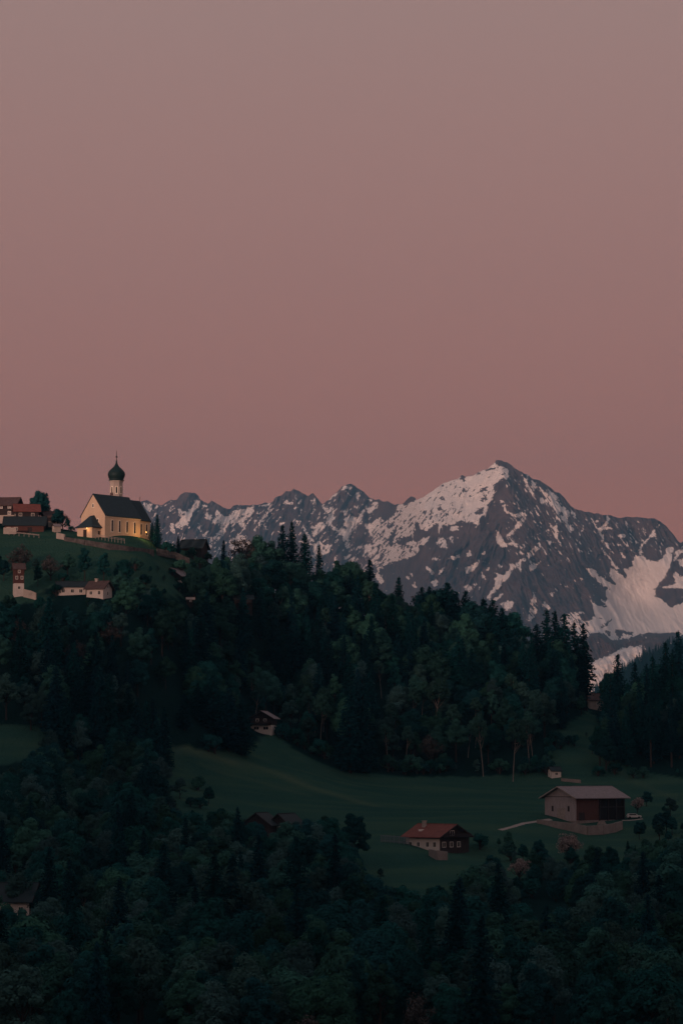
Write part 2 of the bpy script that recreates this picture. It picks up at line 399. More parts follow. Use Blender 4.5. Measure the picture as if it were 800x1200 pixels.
SNOW = [
 [(168,588),(176,590),(179,597),(174,600),(169,594)],
 [(230,586),(235,588),(232,594),(226,600),(224,606),(220,612),(221,616),(217,616),(214,619),(208,620),(205,615),(209,610),(212,606),(208,600),(209,596),(213,598),(218,600),(223,596),(227,590)],
 [(199,613),(203,612),(206,625),(203,626),(200,618)],[(234,590),(243,592),(242,594),(236,593)],
 [(240,602),(247,603),(249,608),(245,610),(240,607)],
 [(253,596),(260,602),(266,606),(270,603),(272,598),(280,597),(290,596),(298,592),(297,600),(294,607),(291,612),(287,621),(283,620),(280,614),(275,611),(268,614),(266,619),(262,623),(254,629),(248,636),(247,642),(244,640),(248,630),(256,624),(260,618),(258,613),(252,613),(249,614),(250,609),(252,606)],
 [(238,628),(243,622),(245,623),(242,630),(239,632)],[(232,618),(236,616),(234,622)],[(268,634),(278,628),(290,628),(293,640),(280,648),(270,642)],
 [(297,621),(303,613),(308,606),(315,597),(320,596),(313,603),(307,612),(302,618),(299,622)],[(304,592),(318,589),(317,592),(309,593)],[(310,616),(313,617),(312,622)],[(253,630),(258,628),(258,632),(254,634)],
 [(327,612),(334,611),(335,614),(328,615)],[(336,585),(338,589),(334,591)],[(346,579),(348,586),(345,587)],[(364,586),(369,583),(370,590),(368,592)],
 [(378,592),(388,594),(392,600),(391,608),(388,613),(392,617),(400,622),(406,630),(404,631),(395,624),(385,616),(376,608),(380,612),(384,605),(380,596)],
 [(356,617),(362,627),(369,634),(366,634),(360,628),(354,618)],
 [(364,612),(368,617),(372,613),(378,612),(382,617),(376,622),(371,626),(366,631),(367,624),(365,618)],
 [(398,574),(403,570),(410,569),(413,572),(411,574),(406,572),(400,575)],[(404,574),(412,581),(410,581)],[(418,577),(423,575),(421,583),(418,587),(417,582)],[(385,583),(393,578),(397,576),(392,582),(386,585)],[(430,585),(437,585),(434,588)],
 [(403,598),(406,598),(406,605),(413,607),(421,600),(427,597),(434,593),(440,589),(443,588),(440,596),(436,600),(428,602),(422,608),(424,614),(419,617),(414,622),(411,628),(410,634),(409,642),(405,641),(403,634),(400,625),(398,620),(403,617),(403,611)],
 [(366,638),(374,634),(382,640),(388,637),(386,648),(376,650),(368,652)],[(385,640),(391,640),(390,646)],
 [(466,592),(474,591),(482,586),(495,581),(505,574),(515,567),(525,562),(536,559),(545,557),(556,555),(565,549),(573,546),(580,542),(584,546),(592,547),(595,552),(597,560),(594,562),(590,560),(585,563),(580,567),(581,573),(579,578),(577,586),(571,590),(572,597),(568,604),(562,609),(560,617),(556,612),(548,610),(538,612),(528,614),(520,617),(516,620),(515,626),(520,632),(524,641),(522,643),(516,641),(512,637),(511,640),(510,637),(513,632),(514,625),(512,620),(505,624),(502,630),(500,637),(495,642),(491,640),(490,646),(482,653),(472,655),(462,658),(452,666),(444,672),(440,664),(436,658),(432,655),(428,646),(424,642),(421,643),(420,640),(427,638),(432,638),(434,630),(433,625),(430,620),(428,615),(436,613),(440,610),(446,606),(453,606),(458,607),(464,600)],
 [(402,652),(410,650),(420,654),(416,660),(406,658)],[(436,668),(444,672),(450,680),(446,684),(440,676)],
 [(585,584),(590,588),(592,595),(597,601),(604,602),(612,600),(617,602),(615,611),(608,617),(602,625),(599,628),(592,628),(597,624),(602,618),(607,612),(611,606),(602,606),(595,602),(590,598),(588,591)],
 [(581,620),(584,625),(589,630),(590,636),(594,637),(600,635),(602,632),(605,637),(611,638),(615,641),(613,643),(606,642),(600,638),(594,638),(589,643),(587,640),(583,637),(582,628)],
 [(628,640),(632,634),(633,640),(629,645),(624,650),(620,654),(617,652),(617,648),(622,644)],[(636,636),(642,633),(648,635),(643,638)],[(642,622),(645,622),(645,630),(642,629)],
 [(616,654),(612,659),(609,662),(611,668),(611,671),(608,669),(607,664),(601,669),(595,676),(588,684),(583,690),(577,696),(574,703),(570,701),(573,695),(578,690),(579,684),(580,677),(582,672),(590,674),(594,669),(600,663),(606,660),(611,656)],
 [(594,662),(600,661),(607,663),(600,666)],[(620,655),(623,660),(628,660),(634,657),(630,663),(624,668),(619,667),(620,661)],
 [(546,665),(552,662),(558,660),(561,656),(559,664),(554,669),(547,672),(544,670)],[(546,648),(550,646),(552,650),(549,653)],[(563,649),(567,646),(568,650),(564,652)],
 [(564,669),(568,676),(569,679),(565,678)],[(569,667),(573,665),(571,670)],[(583,660),(588,663),(587,666),(584,664)],[(543,687),(548,684),(552,689),(550,693),(545,691)],[(555,684),(560,683),(557,688)],
 [(576,704),(583,699),(588,692),(588,698),(581,704),(577,706)],[(586,707),(594,705),(602,705),(600,711),(594,716),(589,711)],
 [(625,693),(627,702),(629,716),(626,721),(621,728),(618,727),(620,717),(622,706)],[(634,705),(640,706),(645,712),(641,715),(636,710)],[(645,695),(648,694),(647,699),(645,698)],
 [(528,652),(534,651),(539,649),(538,653),(531,657),(528,656)],[(499,662),(504,667),(509,672),(505,673),(500,667)],[(512,672),(518,667),(520,666),(515,674)],[(503,682),(508,680),(511,678),(513,685),(508,687)],[(483,684),(486,682),(487,689),(485,688)],[(475,675),(480,675),(480,679),(477,679)],[(481,671),(484,673),(482,674)],[(506,654),(513,654),(513,656),(507,656)],
 [(527,619),(532,616),(538,617),(537,621),(529,623),(526,621)],[(527,628),(531,630),(530,636),(528,635)],
 [(611,555),(616,556),(619,560),(620,568),(623,574),(625,581),(622,580),(617,571),(613,563)],[(622,561),(628,568),(625,576),(621,568)],
 [(630,570),(636,574),(644,580),(652,588),(658,594),(664,604),(665,611),(672,619),(668,625),(662,616),(656,606),(649,597),(642,589),(635,580)],
 [(640,573),(646,577),(652,581),(654,586),(663,597),(667,601),(664,608),(660,600),(652,590),(645,583)],
 [(634,582),(640,585),(641,592),(636,591),(632,586)],[(667,594),(671,599),(676,605),(672,606),(668,600)],[(649,601),(655,608),(658,613),(653,611),(650,606)],
 [(642,613),(648,618),(652,614),(654,622),(653,630),(656,635),(658,641),(652,634),(647,622)],[(639,622),(643,620),(644,628),(641,628)],
 [(660,645),(664,651),(669,659),(665,656),(660,649)],[(681,614),(684,615),(683,622),(681,624)],
 [(711,603),(714,608),(711,615),(708,617),(714,620),(706,622),(704,626),(701,622),(699,619),(706,616),(710,610)],
 [(693,610),(700,619),(706,628),(709,636),(714,637),(714,642),(710,641),(707,634),(702,626),(696,616)],
 [(704,641),(710,650),(718,658),(725,667),(722,667),(714,657),(707,648)],[(722,627),(728,626),(733,627),(731,630),(726,630),(723,629)],[(720,634),(726,639),(723,639)],[(725,645),(731,651),(733,656),(729,653)],[(738,633),(741,634),(740,637)],[(769,613),(773,616),(771,619)],[(686,608),(691,612),(689,614)],[(698,610),(701,610),(700,613)],
 [(768,619),(767,625),(768,628),(759,632),(754,637),(751,642),(752,650),(748,650),(748,643),(751,637),(756,632),(763,626),(764,622)],[(748,632),(755,633),(754,635)],
 [(744,650),(753,651),(757,656),(764,658),(771,657),(775,655),(780,647),(779,642),(783,641),(790,642),(788,648),(785,655),(786,660),(783,670),(776,680),(770,686),(766,690),(768,696),(766,700),(775,702),(786,712),(800,706),(860,706),(860,760),(800,745),(790,742),(768,741),(755,742),(745,745),(735,748),(725,749),(716,750),(708,743),(700,741),(690,742),(688,748),(676,744),(655,728),(662,722),(668,718),(680,717),(684,718),(674,721),(684,727),(690,728),(697,722),(695,715),(691,703),(694,707),(700,710),(711,711),(703,703),(712,706),(709,693),(714,690),(705,685),(690,672),(686,666),(694,667),(705,677),(716,685),(722,684),(714,675),(715,665),(722,668),(733,680),(728,668),(725,664),(735,668),(741,663),(741,658)],
 [(787,656),(793,649),(800,643),(801,646),(793,653),(788,658)],[(790,648),(797,643),(799,641),(792,650)],[(792,656),(803,654),(803,664),(796,664)],
 [(772,688),(778,687),(786,686),(792,683),(788,675),(790,670),(795,674),(805,676),(805,690),(794,690),(786,688),(780,690)],
 [(688,779),(700,772),(712,768),(722,763),(730,758),(740,758),(752,756),(752,775),(736,790),(715,800),(697,812),(688,815)],
]
ROCK = [
 [(473,592),(477,586),(480,578),(487,582),(487,587),(480,590),(475,593)],[(537,561),(541,555),(546,560),(542,564)],[(540,575),(544,571),(546,575),(542,577)],[(513,585),(518,582),(522,586),(516,586)],[(511,596),(515,593),(519,597),(515,600)],
 [(561,577),(566,571),(572,569),(570,574),(564,578)],[(562,586),(567,580),(571,581),(568,587),(563,589)],[(554,602),(560,597),(567,595),(566,600),(558,603)],[(560,608),(565,604),(568,606),(563,611)],[(569,551),(575,548),(581,547),(578,550),(571,552)],[(577,573),(582,570),(583,573),(579,576)],[(534,601),(537,598),(539,602)],
 [(487,612),(491,614),(492,620),(500,622),(503,618),(508,615),(514,613),(513,620),(506,624),(502,629),(494,631),(489,637),(484,634),(483,625),(486,620)],
 [(416,630),(422,624),(430,620),(433,623),(434,630),(430,633),(424,633),(421,640),(415,640)],[(455,632),(461,620),(466,621),(462,628),(459,640),(456,641)],[(441,656),(447,647),(450,650),(446,658)],
 [(463,635),(470,630),(482,628),(484,633),(476,636),(470,642),(467,643),(470,637),(464,638)],[(443,668),(450,663),(456,659),(457,663),(448,670)],[(440,641),(446,636),(446,643)],[(452,618),(460,611),(463,614),(456,620)],[(503,560),(506,558),(505,562)],
 [(437,603),(445,600),(448,593),(452,587),(460,589),(465,592),(463,600),(458,607),(450,612),(447,606),(443,606),(438,608)],
 [(412,599),(418,596),(424,597),(422,602),(415,605),(411,604)],[(519,603),(524,600),(525,604)],[(529,590),(531,589),(530,593)],[(549,582),(552,580),(551,584)],
 [(768,692),(775,689),(785,692),(795,690),(805,690),(805,700),(790,697),(786,695),(778,695),(770,700),(766,697)],[(782,700),(786,697),(793,698),(796,702),(788,705),(783,703)],[(784,706),(788,707),(785,710)],[(790,705),(795,708),(792,708)],
 [(706,731),(717,726),(711,732),(704,737),(702,736)],[(720,736),(727,738),(741,742),(740,745),(730,743),(724,748),(721,743)],[(708,739),(714,739),(715,745),(710,744)],[(700,722),(707,724),(704,726)],[(785,658),(789,660),(788,672),(783,678),(777,680),(781,672)],
 [(719,650),(731,668),(734,678),(731,676),(724,663)],[(784,648),(790,646),(787,651)],
]
SPUR = [([(585,538),(600,590),(616,640),(606,700),(596,760)],110,34),([(580,542),(574,590),(548,630),(505,680),(480,740)],80,30),
 ([(612,553),(640,600),(672,650),(692,700),(700,750)],90,30),([(700,602),(722,630),(738,660)],60,22),([(765,608),(766,640),(768,656)],60,20),([(797,636),(780,680),(790,700)],50,22),
 ([(345,572),(346,600),(360,640),(372,680)],90,26),([(407,567),(402,590),(392,625),(400,660)],80,22),([(420,590),(428,620),(415,650)],45,16),([(222,577),(215,600),(236,650)],90,26),([(367,578),(378,612),(395,650)],50,14),
 ([(452,588),(442,630),(430,680)],55,20),([(300,592),(306,620),(300,650)],50,18),([(260,594),(250,620),(252,650)],40,18),([(545,559),(525,600),(500,640)],40,24),([(645,572),(655,600),(680,650)],45,16)]
def build_mountain():
    U = np.arange(96, 872, .8); T = np.linspace(0, 1, 300) ** 1.12
    sx, sy = np.array(SKY).T
    top = np.interp(U, sx, sy) + (fbm(U / 5, U * 0, 21, 3) - .5) * 2.4
    u = np.broadcast_to(U, (len(T), len(U))); py = top[None] + T[:, None] * (835 - top)[None]
    Yb = 11000 + 1500 * sstep(500, 430, u)
    k = Yb / 11000
    Y = Yb + (835 - py) * 3.35 * 1.25 * k
    for pts, a, w in SPUR:
        d = pl_dist(pts, u, py); Y = Y - a * 1.3 * k * np.exp(-(d / w) ** 1.3 * 1.2)
    # cirque bowl on the right
    Y = Y + 260 * np.exp(-(((u - 745) / 50) ** 2 + ((py - 700) / 42) ** 2))
    wx = u + 10 * (fbm(u / 30, py / 30, 41) - .5); 
    shear = (py - 600) * np.where(u > 590, -.55, .45)
    smn = 1 - .55 * inpoly([(440, 570), (600, 535), (600, 600), (540, 640), (440, 700), (400, 660), (420, 600)], u, py) - .6 * inpoly([(700,650),(800,640),(860,700),(860,750),(700,745),(680,700)], u, py)
    Y = Y - 95 * smn * k * (ridged((wx + shear) / 17, py / 42, 51, 5) - .5) - 32 * smn * k * (ridged((u + shear * .6) / 6, py / 11, 61, 3) - .5) - 60 * k * (fbm(u / 45, py / 45, 71, 3) - .5)
    lo = np.interp(u, [640, 688, 700, 712, 724, 740, 768, 800, 870], [700+60, 744, 741, 747, 751, 747, 742, 746, 760])
    f = sstep(-2, 5, py - lo) * sstep(660, 690, u)
    Y = Y - 1500 * f
    lo2 = np.interp(u, [688, 712, 740, 760, 870], [778, 767, 757, 750, 750])
    Y = Y - 350 * sstep(-1, 3, py - lo2) * sstep(660, 690, u)
    v = P(u, py, Y)
    # snow cover
    jx = u + (fbm(u / 3.2, py / 3.2, 81, 3) - .5) * 4.0 + (fbm(u / 1.3, py / 1.3, 82, 2) - .5) * 2.4; jy = py + (fbm(u / 3.2, py / 3.2, 91, 3) - .5) * 4.0 + (fbm(u / 1.3, py / 1.3, 92, 2) - .5) * 2.4
    m = np.zeros(u.shape)
    for p in SNOW: m = np.where(inpoly(p, jx, jy), 1., m)
    for p in ROCK: m = np.where(inpoly(p, jx, jy), 0., m)
    diag = fbm((u + (py - 600) * np.where(u > 590, -.6, .75)) / 1.9, (py - .3 * u) / 4.6, 101, 3)
    field = m.copy()
    face = inpoly([(440, 570), (600, 535), (600, 600), (540, 640), (440, 700), (400, 660), (420, 600)], u, py)
    m = np.where((field > .5) & face & (diag > .735), 0, m)
    low = face & (py > 598) & (u < 520)
    m = np.where((field > .5) & low & (diag > .60), 0, m)
    left = (u < 440)
    m = np.where((field > .5) & left & (diag > .67), 0, m)
    m = np.where((field < .5) & left & (py > 585) & (diag < .30) & (fbm(u / 14, py / 14, 17) > .46), 1, m)
    m = np.where((field < .5) & (u > 440) & (diag < .17) & (fbm(u / 40, py / 40, 7) > .48), 1, m)
    m = np.where((field < .5) & (u > 592) & (py > top[None] + 5) & (py < 650) & (diag < .255), 1, m)
    m = np.where((field > .5) & (u > 600) & (u < 690) & (diag > .62), 0, m)
    # back side of the range
    back = []
    for dy, dz in ((60, 60), (400, 330), (1200, 1100), (2000, 2400)):
        b = v[0].copy(); b[:, 1] += dy; b[:, 2] = np.maximum(b[:, 2] - dz, -149); back.append(b)
    foot = v[-1].copy(); foot[:, 1] -= 900; foot[:, 2] = -151
    V = np.concatenate([np.array(back[::-1]), v, foot[None]]); S = np.concatenate([np.repeat(m[:1], 4, 0), m, m[-1:] * 0])
    r, c = V.shape[:2]
    i = (np.arange(r - 1)[:, None] * c + np.arange(c - 1)[None]).ravel()
    ml = bpy.data.materials.new('alpine_rock_and_snow'); ml.use_nodes = True; n = ml.node_tree; L = n.links.new
    bs = n.nodes['Principled BSDF']; bs.inputs['Roughness'].default_value = .9; bs.inputs['Specular IOR Level'].default_value = .1
    at = n.nodes.new('ShaderNodeAttribute'); at.attribute_name = 'snow'
    g = n.nodes.new('ShaderNodeNewGeometry')
    no = n.nodes.new('ShaderNodeTexNoise'); no.inputs['Scale'].default_value = .012; no.inputs['Detail'].default_value = 7; L(g.outputs['Position'], no.inputs['Vector'])
    mxr = n.nodes.new('ShaderNodeMix'); mxr.data_type = 'RGBA'; mxr.inputs['A'].default_value = (.070, .050, .056, 1); mxr.inputs['B'].default_value = (.125, .086, .086, 1)
    r_ = n.nodes.new('ShaderNodeMapRange'); r_.inputs[1].default_value = .35; r_.inputs[2].default_value = .65; L(no.outputs[0], r_.inputs[0]); L(r_.outputs[0], mxr.inputs['Factor'])
    nb = n.nodes.new('ShaderNodeTexNoise'); nb.inputs['Scale'].default_value = .003; nb.inputs['Detail'].default_value = 6; L(g.outputs['Position'], nb.inputs['Vector'])
    mxs = n.nodes.new('ShaderNodeMix'); mxs.data_type = 'RGBA'; mxs.inputs['A'].default_value = (.72, .70, .69, 1); mxs.inputs['B'].default_value = (.86, .84, .83, 1); L(nb.outputs[0], mxs.inputs['Factor'])
    am = n.nodes.new('ShaderNodeMath'); am.operation = 'MULTIPLY_ADD'; am.inputs[1].default_value = .5; L(no.outputs[0], am.inputs[0]); L(at.outputs['Fac'], am.inputs[2])
    st = n.nodes.new('ShaderNodeMapRange'); st.inputs[1].default_value = .60; st.inputs[2].default_value = .90; L(am.outputs[0], st.inputs[0])
    mx = n.nodes.new('ShaderNodeMix'); mx.data_type = 'RGBA'; L(st.outputs[0], mx.inputs['Factor']); L(mxr.outputs['Result'], mx.inputs['A']); L(mxs.outputs['Result'], mx.inputs['B'])
    L(mx.outputs['Result'], bs.inputs['Base Color'])
    me = np_mesh('mountain', V.reshape(-1, 3), np.stack([i, i + c, i + c + 1, i + 1], -1), ml, True)
    a = me.attributes.new('snow', 'FLOAT', 'POINT'); a.data.foreach_set('value', S.astype(np.float32).ravel())
    tag(mesh_obj('mountain', me), kind='structure')
build_mountain()

# far wooded hill in the gap on the right
FH = [(560, 905), (640, 858), (690, 822), (705, 808), (720, 797), (740, 785), (760, 774), (780, 763), (800, 756), (840, 746), (900, 738), (1000, 762)]
fhx, fhy = np.array(FH, float).T
def far_hill_top(px): return np.interp(px, fhx, fhy) + (fbm(np.asarray(px) / 9., np.asarray(px) * 0., 33) - .5) * 3
def build_far_hill():
    U = np.arange(560, 1000, 4.); T = np.linspace(0, 1, 40)
    top = far_hill_top(U); u = np.broadcast_to(U, (40, len(U))); py = top + T[:, None] * (930 - top)
    Y = 4400 - T[:, None] * 900 + (fbm(u / 30, py / 30, 8) - .5) * 160
    v = P(u, py, Y); b = v[0].copy(); b[:, 1] += 900; b[:, 2] = -151; f = v[-1].copy(); f[:, 1] -= 300; f[:, 2] = -151
    V = np.concatenate([b[None], v, f[None]]); r, c = V.shape[:2]; i = (np.arange(r - 1)[:, None] * c + np.arange(c - 1)[None]).ravel()
    tag(mesh_obj('hill', np_mesh('hill', V.reshape(-1, 3), np.stack([i, i + c, i + c + 1, i + 1], -1), M['spruce'], True)), kind='structure')
    return v
FHV = build_far_hill()

# haze
hb = MB().box(-9600, 9600, -5600, 17500, -152.5, 1900)
hm = bpy.data.materials.new('evening_haze'); hm.use_nodes = True; hm.node_tree.nodes.clear()
ho = hm.node_tree.nodes.new('ShaderNodeOutputMaterial'); hv = hm.node_tree.nodes.new('ShaderNodeVolumePrincipled')
hv.inputs['Density'].default_value = HAZE_DENS; hv.inputs['Color'].default_value = HAZE_COL; hv.inputs['Anisotropy'].default_value = 0.0
hm.node_tree.links.new(hv.outputs[0], ho.inputs['Volume'])
HAZE = tag(hb.build('haze', hm), kind='stuff')

# ------------------------------------------------------------------ buildings
def window(parent, face, a, z, w, h, L, W, frame='frame', fw=.12, proud=.10):
    """window centred at a along the face, sill at z"""
    def bx(mb, a0, a1, z0, z1, d0, d1):
        if face == 'x-': mb.box(-L/2 - d1, -L/2 - d0, a0, a1, z0, z1)
        if face == 'x+': mb.box(L/2 + d0, L/2 + d1, a0, a1, z0, z1)
        if face == 'y-': mb.box(a0, a1, -W/2 - d1, -W/2 - d0, z0, z1)
        if face == 'y+': mb.box(a0, a1, W/2 + d0, W/2 + d1, z0, z1)
    fr = MB()
    bx(fr, a - w/2 - fw, a - w/2, z - fw, z + h + fw, -.05, proud); bx(fr, a + w/2, a + w/2 + fw, z - fw, z + h + fw, -.05, proud)
    bx(fr, a - w/2, a + w/2, z - fw, z, -.05, proud); bx(fr, a - w/2, a + w/2, z + h, z + h + fw, -.05, proud)
    bx(fr, a - .03, a + .03, z, z + h, .0, proud - .01)
    wn = fr.build('window', M[frame], parent)
    p = MB(); bx(p, a - w/2, a + w/2, z, z + h, -.05, .06); p.build('pane', M['glass'], wn)
    return wn

def gable_house(name, label, cat, near, corner, ang, L, W, he, hr, low=None, lower='white', upper='timber', roof='redroof', over=.9, wins=(), chim=None, group=None, balcony=None, deep=3.0, doors=(), loc=None, rooflabel=None):
    """near: photo (px, py, Y) of the building's near bottom corner; corner: its local signs"""
    th = math.radians(ang); c, s = math.cos(th), math.sin(th)
    p = P(*near) if loc is None else np.array(loc)
    lx, ly = corner[0] * L / 2, corner[1] * W / 2
    base = (p[0] - (c * lx - s * ly), p[1] - (s * lx + c * ly), p[2])
    r = empty(name, base, th); tag(r, label, cat, group)
    print('HOUSE', label[:40], 'base-ground', round(base[2] - gz(base[0], base[1]), 2), 'near', round(p[2] - gz(p[0], p[1]), 2))
    low = he if low is None else low
    MB().box(-L/2, L/2, -W/2, W/2, -deep, low).build('wall', M[lower], r)
    t = .22
    k = (hr - he) / (W / 2)
    if low < he: prof = [(-W/2 - .04, low), (W/2 + .04, low), (W/2 + .04, he), (0, hr), (-W/2 - .04, he)]
    else: prof = [(-W/2, low + .002), (W/2, low + .002), (0, hr - .02)]
    MB().prism_x(prof, -L/2 - (.04 if low < he else 0), L/2 + (.04 if low < he else 0)).build('upper_wall' if low < he else 'gable_wall', M[upper if low < he else lower], r)
    rf = MB(); ye = W/2 + over; ze = he - over * k + .06
    rf.prism_x([(-ye, ze), (0, hr + .06), (ye, ze), (ye, ze + t), (0, hr + .06 + t), (-ye, ze + t)], -L/2 - over, L/2 + over)
    # purlin ends and ridge cap
    rf.box(-L/2 - over - .02, L/2 + over + .02, -.18, .18, hr + .06 + t - .05, hr + .06 + t + .08)
    ro = rf.build('roof', M[roof], r)
    if rooflabel: ro['label'] = rooflabel
    for sx in (-1, 1):
        x = sx * (L/2 + over + .05); dz_ = ze + t * .3; hz_ = hr + .06 + t * .3
        MB().prism_x([(-ye - .02, dz_ - .17), (0, hz_ - .17), (ye + .02, dz_ - .17), (ye + .02, dz_ + .17), (0, hz_ + .17), (-ye - .02, dz_ + .17)], x - .03, x + .03).build('bargeboard', M['timber'] if upper != 'greywood' else M['palewood'], ro)
    if chim: MB().box(chim[0] - .45, chim[0] + .45, chim[1] - .45, chim[1] + .45, hr - 1.8, hr + 1.0).box(chim[0] - .55, chim[0] + .55, chim[1] - .55, chim[1] + .55, hr + 1.0, hr + 1.15).build('chimney', M['dirty_white'], ro)
    for w in wins: window(r, *w, L, W)
    for f, a, w_, h_ in doors:
        m_ = MB()
        if f == 'x-': m_.box(-L/2 - .08, -L/2, a - w_/2, a + w_/2, 0, h_)
        if f == 'y-': m_.box(a - w_/2, a + w_/2, -W/2 - .08, -W/2, 0, h_)
        if f == 'y+': m_.box(a - w_/2, a + w_/2, W/2, W/2 + .08, 0, h_)
        m_.build('door', M['timber'], r)
    if balcony:
        f, z, a0, a1 = balcony; d = 1.2; b = MB()
        if f == 'x-':
            X = -L/2 - d
            b.box(X, -L/2 - .05, a0, a1, z - .15, z); b.box(X - .05, X, a0, a1, z + .85, z + .98)
            y = a0 + .08
            while y < a1: b.box(X - .04, X, y, y + .14, z, z + .85); y += .22
        if f in ('y-', 'y+'):
            sg = -1 if f == 'y-' else 1; Yv = sg * (W/2 + d); lo, hi = sorted((Yv, sg * (W/2 + .05))); b.box(a0, a1, lo, hi, z - .15, z)
            lo, hi = sorted((Yv, Yv + sg * .05)); b.box(a0, a1, lo, hi, z + .85, z + .98); x = a0 + .08
            while x < a1: b.box(x, x + .14, lo, hi, z, z + .85); x += .22
        b.build('balcony', M['timber'], r)
    return r

# ---- church
CH = math.radians(51.5)
cbase = P(123, 629.5, 1000)
church = empty('church', cbase, CH)
tag(church, 'cream walled church with a steep dark roof and onion domed tower on the hilltop', 'church')
WN, LN, HE, HR = 11.5, 18.4, 8.1, 15.5
MB().box(0, LN, 0, WN, -4, HE).build('nave_wall', M['plaster'], church)
MB().prism_x([(0, HE + .002), (WN, HE + .002), (WN/2, HR)], 0, .5).build('gable_wall', M['plaster'], church)
apse = [(LN - .2, 1.5), (25.2, 1.5), (28, 4.0), (28, 7.5), (25.2, 10), (LN - .2, 10)]
MB().loft([[(x, y, -4) for x, y in apse], [(x, y, 7.7) for x, y in apse]]).build('choir_wall', M['plaster'], church)
kk = (HR - HE) / (WN / 2)
rf = MB()
o = .45
rf.prism_x([(-o, HE - o * kk + .05), (WN/2, HR + .05), (WN + o, HE - o * kk + .05), (WN + o, HE - o * kk + .3), (WN/2, HR + .32), (-o, HE - o * kk + .3)], -.25, LN + .25)
roof = rf.build('nave_roof', M['slate'], church)
ap = [(LN, 1.05), (25.4, 1.05), (28.5, 3.8), (28.5, 7.7), (25.4, 10.45), (LN, 10.45)]
cr_ = MB(); top = 14.9
b = [(x, y, 7.45) for x, y in ap]; bl = [(x, y, 7.2) for x, y in ap]
cr_.add(bl + b + [(LN, 5.75, top), (24.4, 5.75, top)], [(5, 4, 3, 2, 1, 0), (0, 1, 7, 6), (1, 2, 8, 7), (2, 3, 9, 8), (3, 4, 10, 9), (4, 5, 11, 10), (5, 0, 6, 11),
        (6, 7, 13, 12), (7, 8, 13), (8, 9, 13), (9, 10, 13), (10, 11, 12, 13), (11, 6, 12)])
croof = cr_.build('choir_roof', M['slate'], church)
MB().beam((24.4, 5.75, top - .1), (24.4, 5.75, top + 1.6), .12).beam((24.4, 5.35, top + 1.15), (24.4, 6.15, top + 1.15), .1).build('cross', M['iron'], croof)
# cornice and corner pilasters
MB().box(-.12, LN + .12, -.14, -.003, HE - .85, HE - .45).build('cornice', M['trim'], church)
def arch_window(x, y, z, w, h, nrm, parent, nm='window'):
    """tall round-headed window, centre bottom (x, y, z) on the wall, nrm outward unit (local)"""
    nx_, ny_ = nrm; tx, ty = -ny_, nx_
    def ring(hw, hh, d, z0):
        pts = [(-hw, z0), (hw, z0), (hw, hh - hw)] + [(hw * math.cos(a), hh - hw + hw * math.sin(a)) for a in np.linspace(.3, math.pi - .3, 6)] + [(-hw, hh - hw)]
        return [(x + tx * a + nx_ * d, y + ty * a + ny_ * d, z + b_) for a, b_ in pts]
    f = MB(); f.loft([ring(w/2 + .28, h + .28, -.05, -.28), ring(w/2 + .28, h + .28, .07, -.28)]); wn = f.build(nm, M['trim'], parent)
    g_ = MB(); g_.loft([ring(w/2, h, -.05, 0), ring(w/2, h, .085, 0)]); g_.build('pane', M['glass'], wn)
    return wn
for x in (3.8, 7.6, 11.5, 15.5): arch_window(x, 0, 2.3, .85, 4.0, (0, -1), church)
for x in (20.5, 23.4): arch_window(x, 1.5, 2.3, .8, 3.9, (0, -1), church)
d_ = np.array([2.5, -3.0]); arch_window(26.6, 2.75, 2.3, .8, 3.9, (2.5/3.754, -2.8/3.754), church)
for y, z in ((3.4, 5.6), (8.2, 5.6), (5.75, 11.0)): arch_window(0, y, z, .55, 1.1, (-1, 0), church)
# octagonal tower
TX, TY = 19.7, 13.0
TH = 22.3
tw = MB().lathe([(2.55, -4), (2.55, 14.0), (2.42, 14.05), (2.42, TH - .5), (2.62, TH - .45), (2.72, TH)], 8, TX, TY, math.pi / 8).build('tower', M['dirty_white'], church)
for k in range(8):
    a = math.pi / 4 * k - CH * 0; n_ = (math.cos(a), math.sin(a)); rr = 2.42 * math.cos(math.pi / 8)
    if n_[0] * math.sin(CH) + n_[1] * math.cos(CH) < .35 or True:
        arch_window(TX + n_[0] * rr, TY + n_[1] * rr, TH - 4.6, .62, 2.3, n_, tw, 'belfry_opening')
MB().box(TX - 2.62, TX - 2.2, TY - .55, TY + .55, 16.9, 17.9).build('shutter', M['brownroof'], tw)
dz = TH
dome = MB().lathe([(2.75, dz), (2.85, dz + .25), (2.5, dz + .45), (2.75, dz + .9), (3.05, dz + 1.6), (3.18, dz + 2.3), (3.05, dz + 3.0), (2.6, dz + 3.7), (1.9, dz + 4.4), (1.2, dz + 5.0), (.72, dz + 5.6), (.42, dz + 6.3), (.24, dz + 7.2), (.12, dz + 8.0), (.08, dz + 8.3)], 16, TX, TY, math.pi / 16).build('onion_dome', M['copper'], tw, smooth=True)
sp = MB().beam((TX, TY, dz + 8.2), (TX, TY, dz + 11.0), .14); sp.beam((TX - .35, TY - .3, dz + 10.2), (TX + .35, TY + .3, dz + 10.2), .12)
sp.lathe([(.02, dz + 8.3), (.3, dz + 8.5), (.38, dz + 8.75), (.3, dz + 9.0), (.02, dz + 9.2)], 10, TX, TY); sp.build('cross', M['iron'], tw)
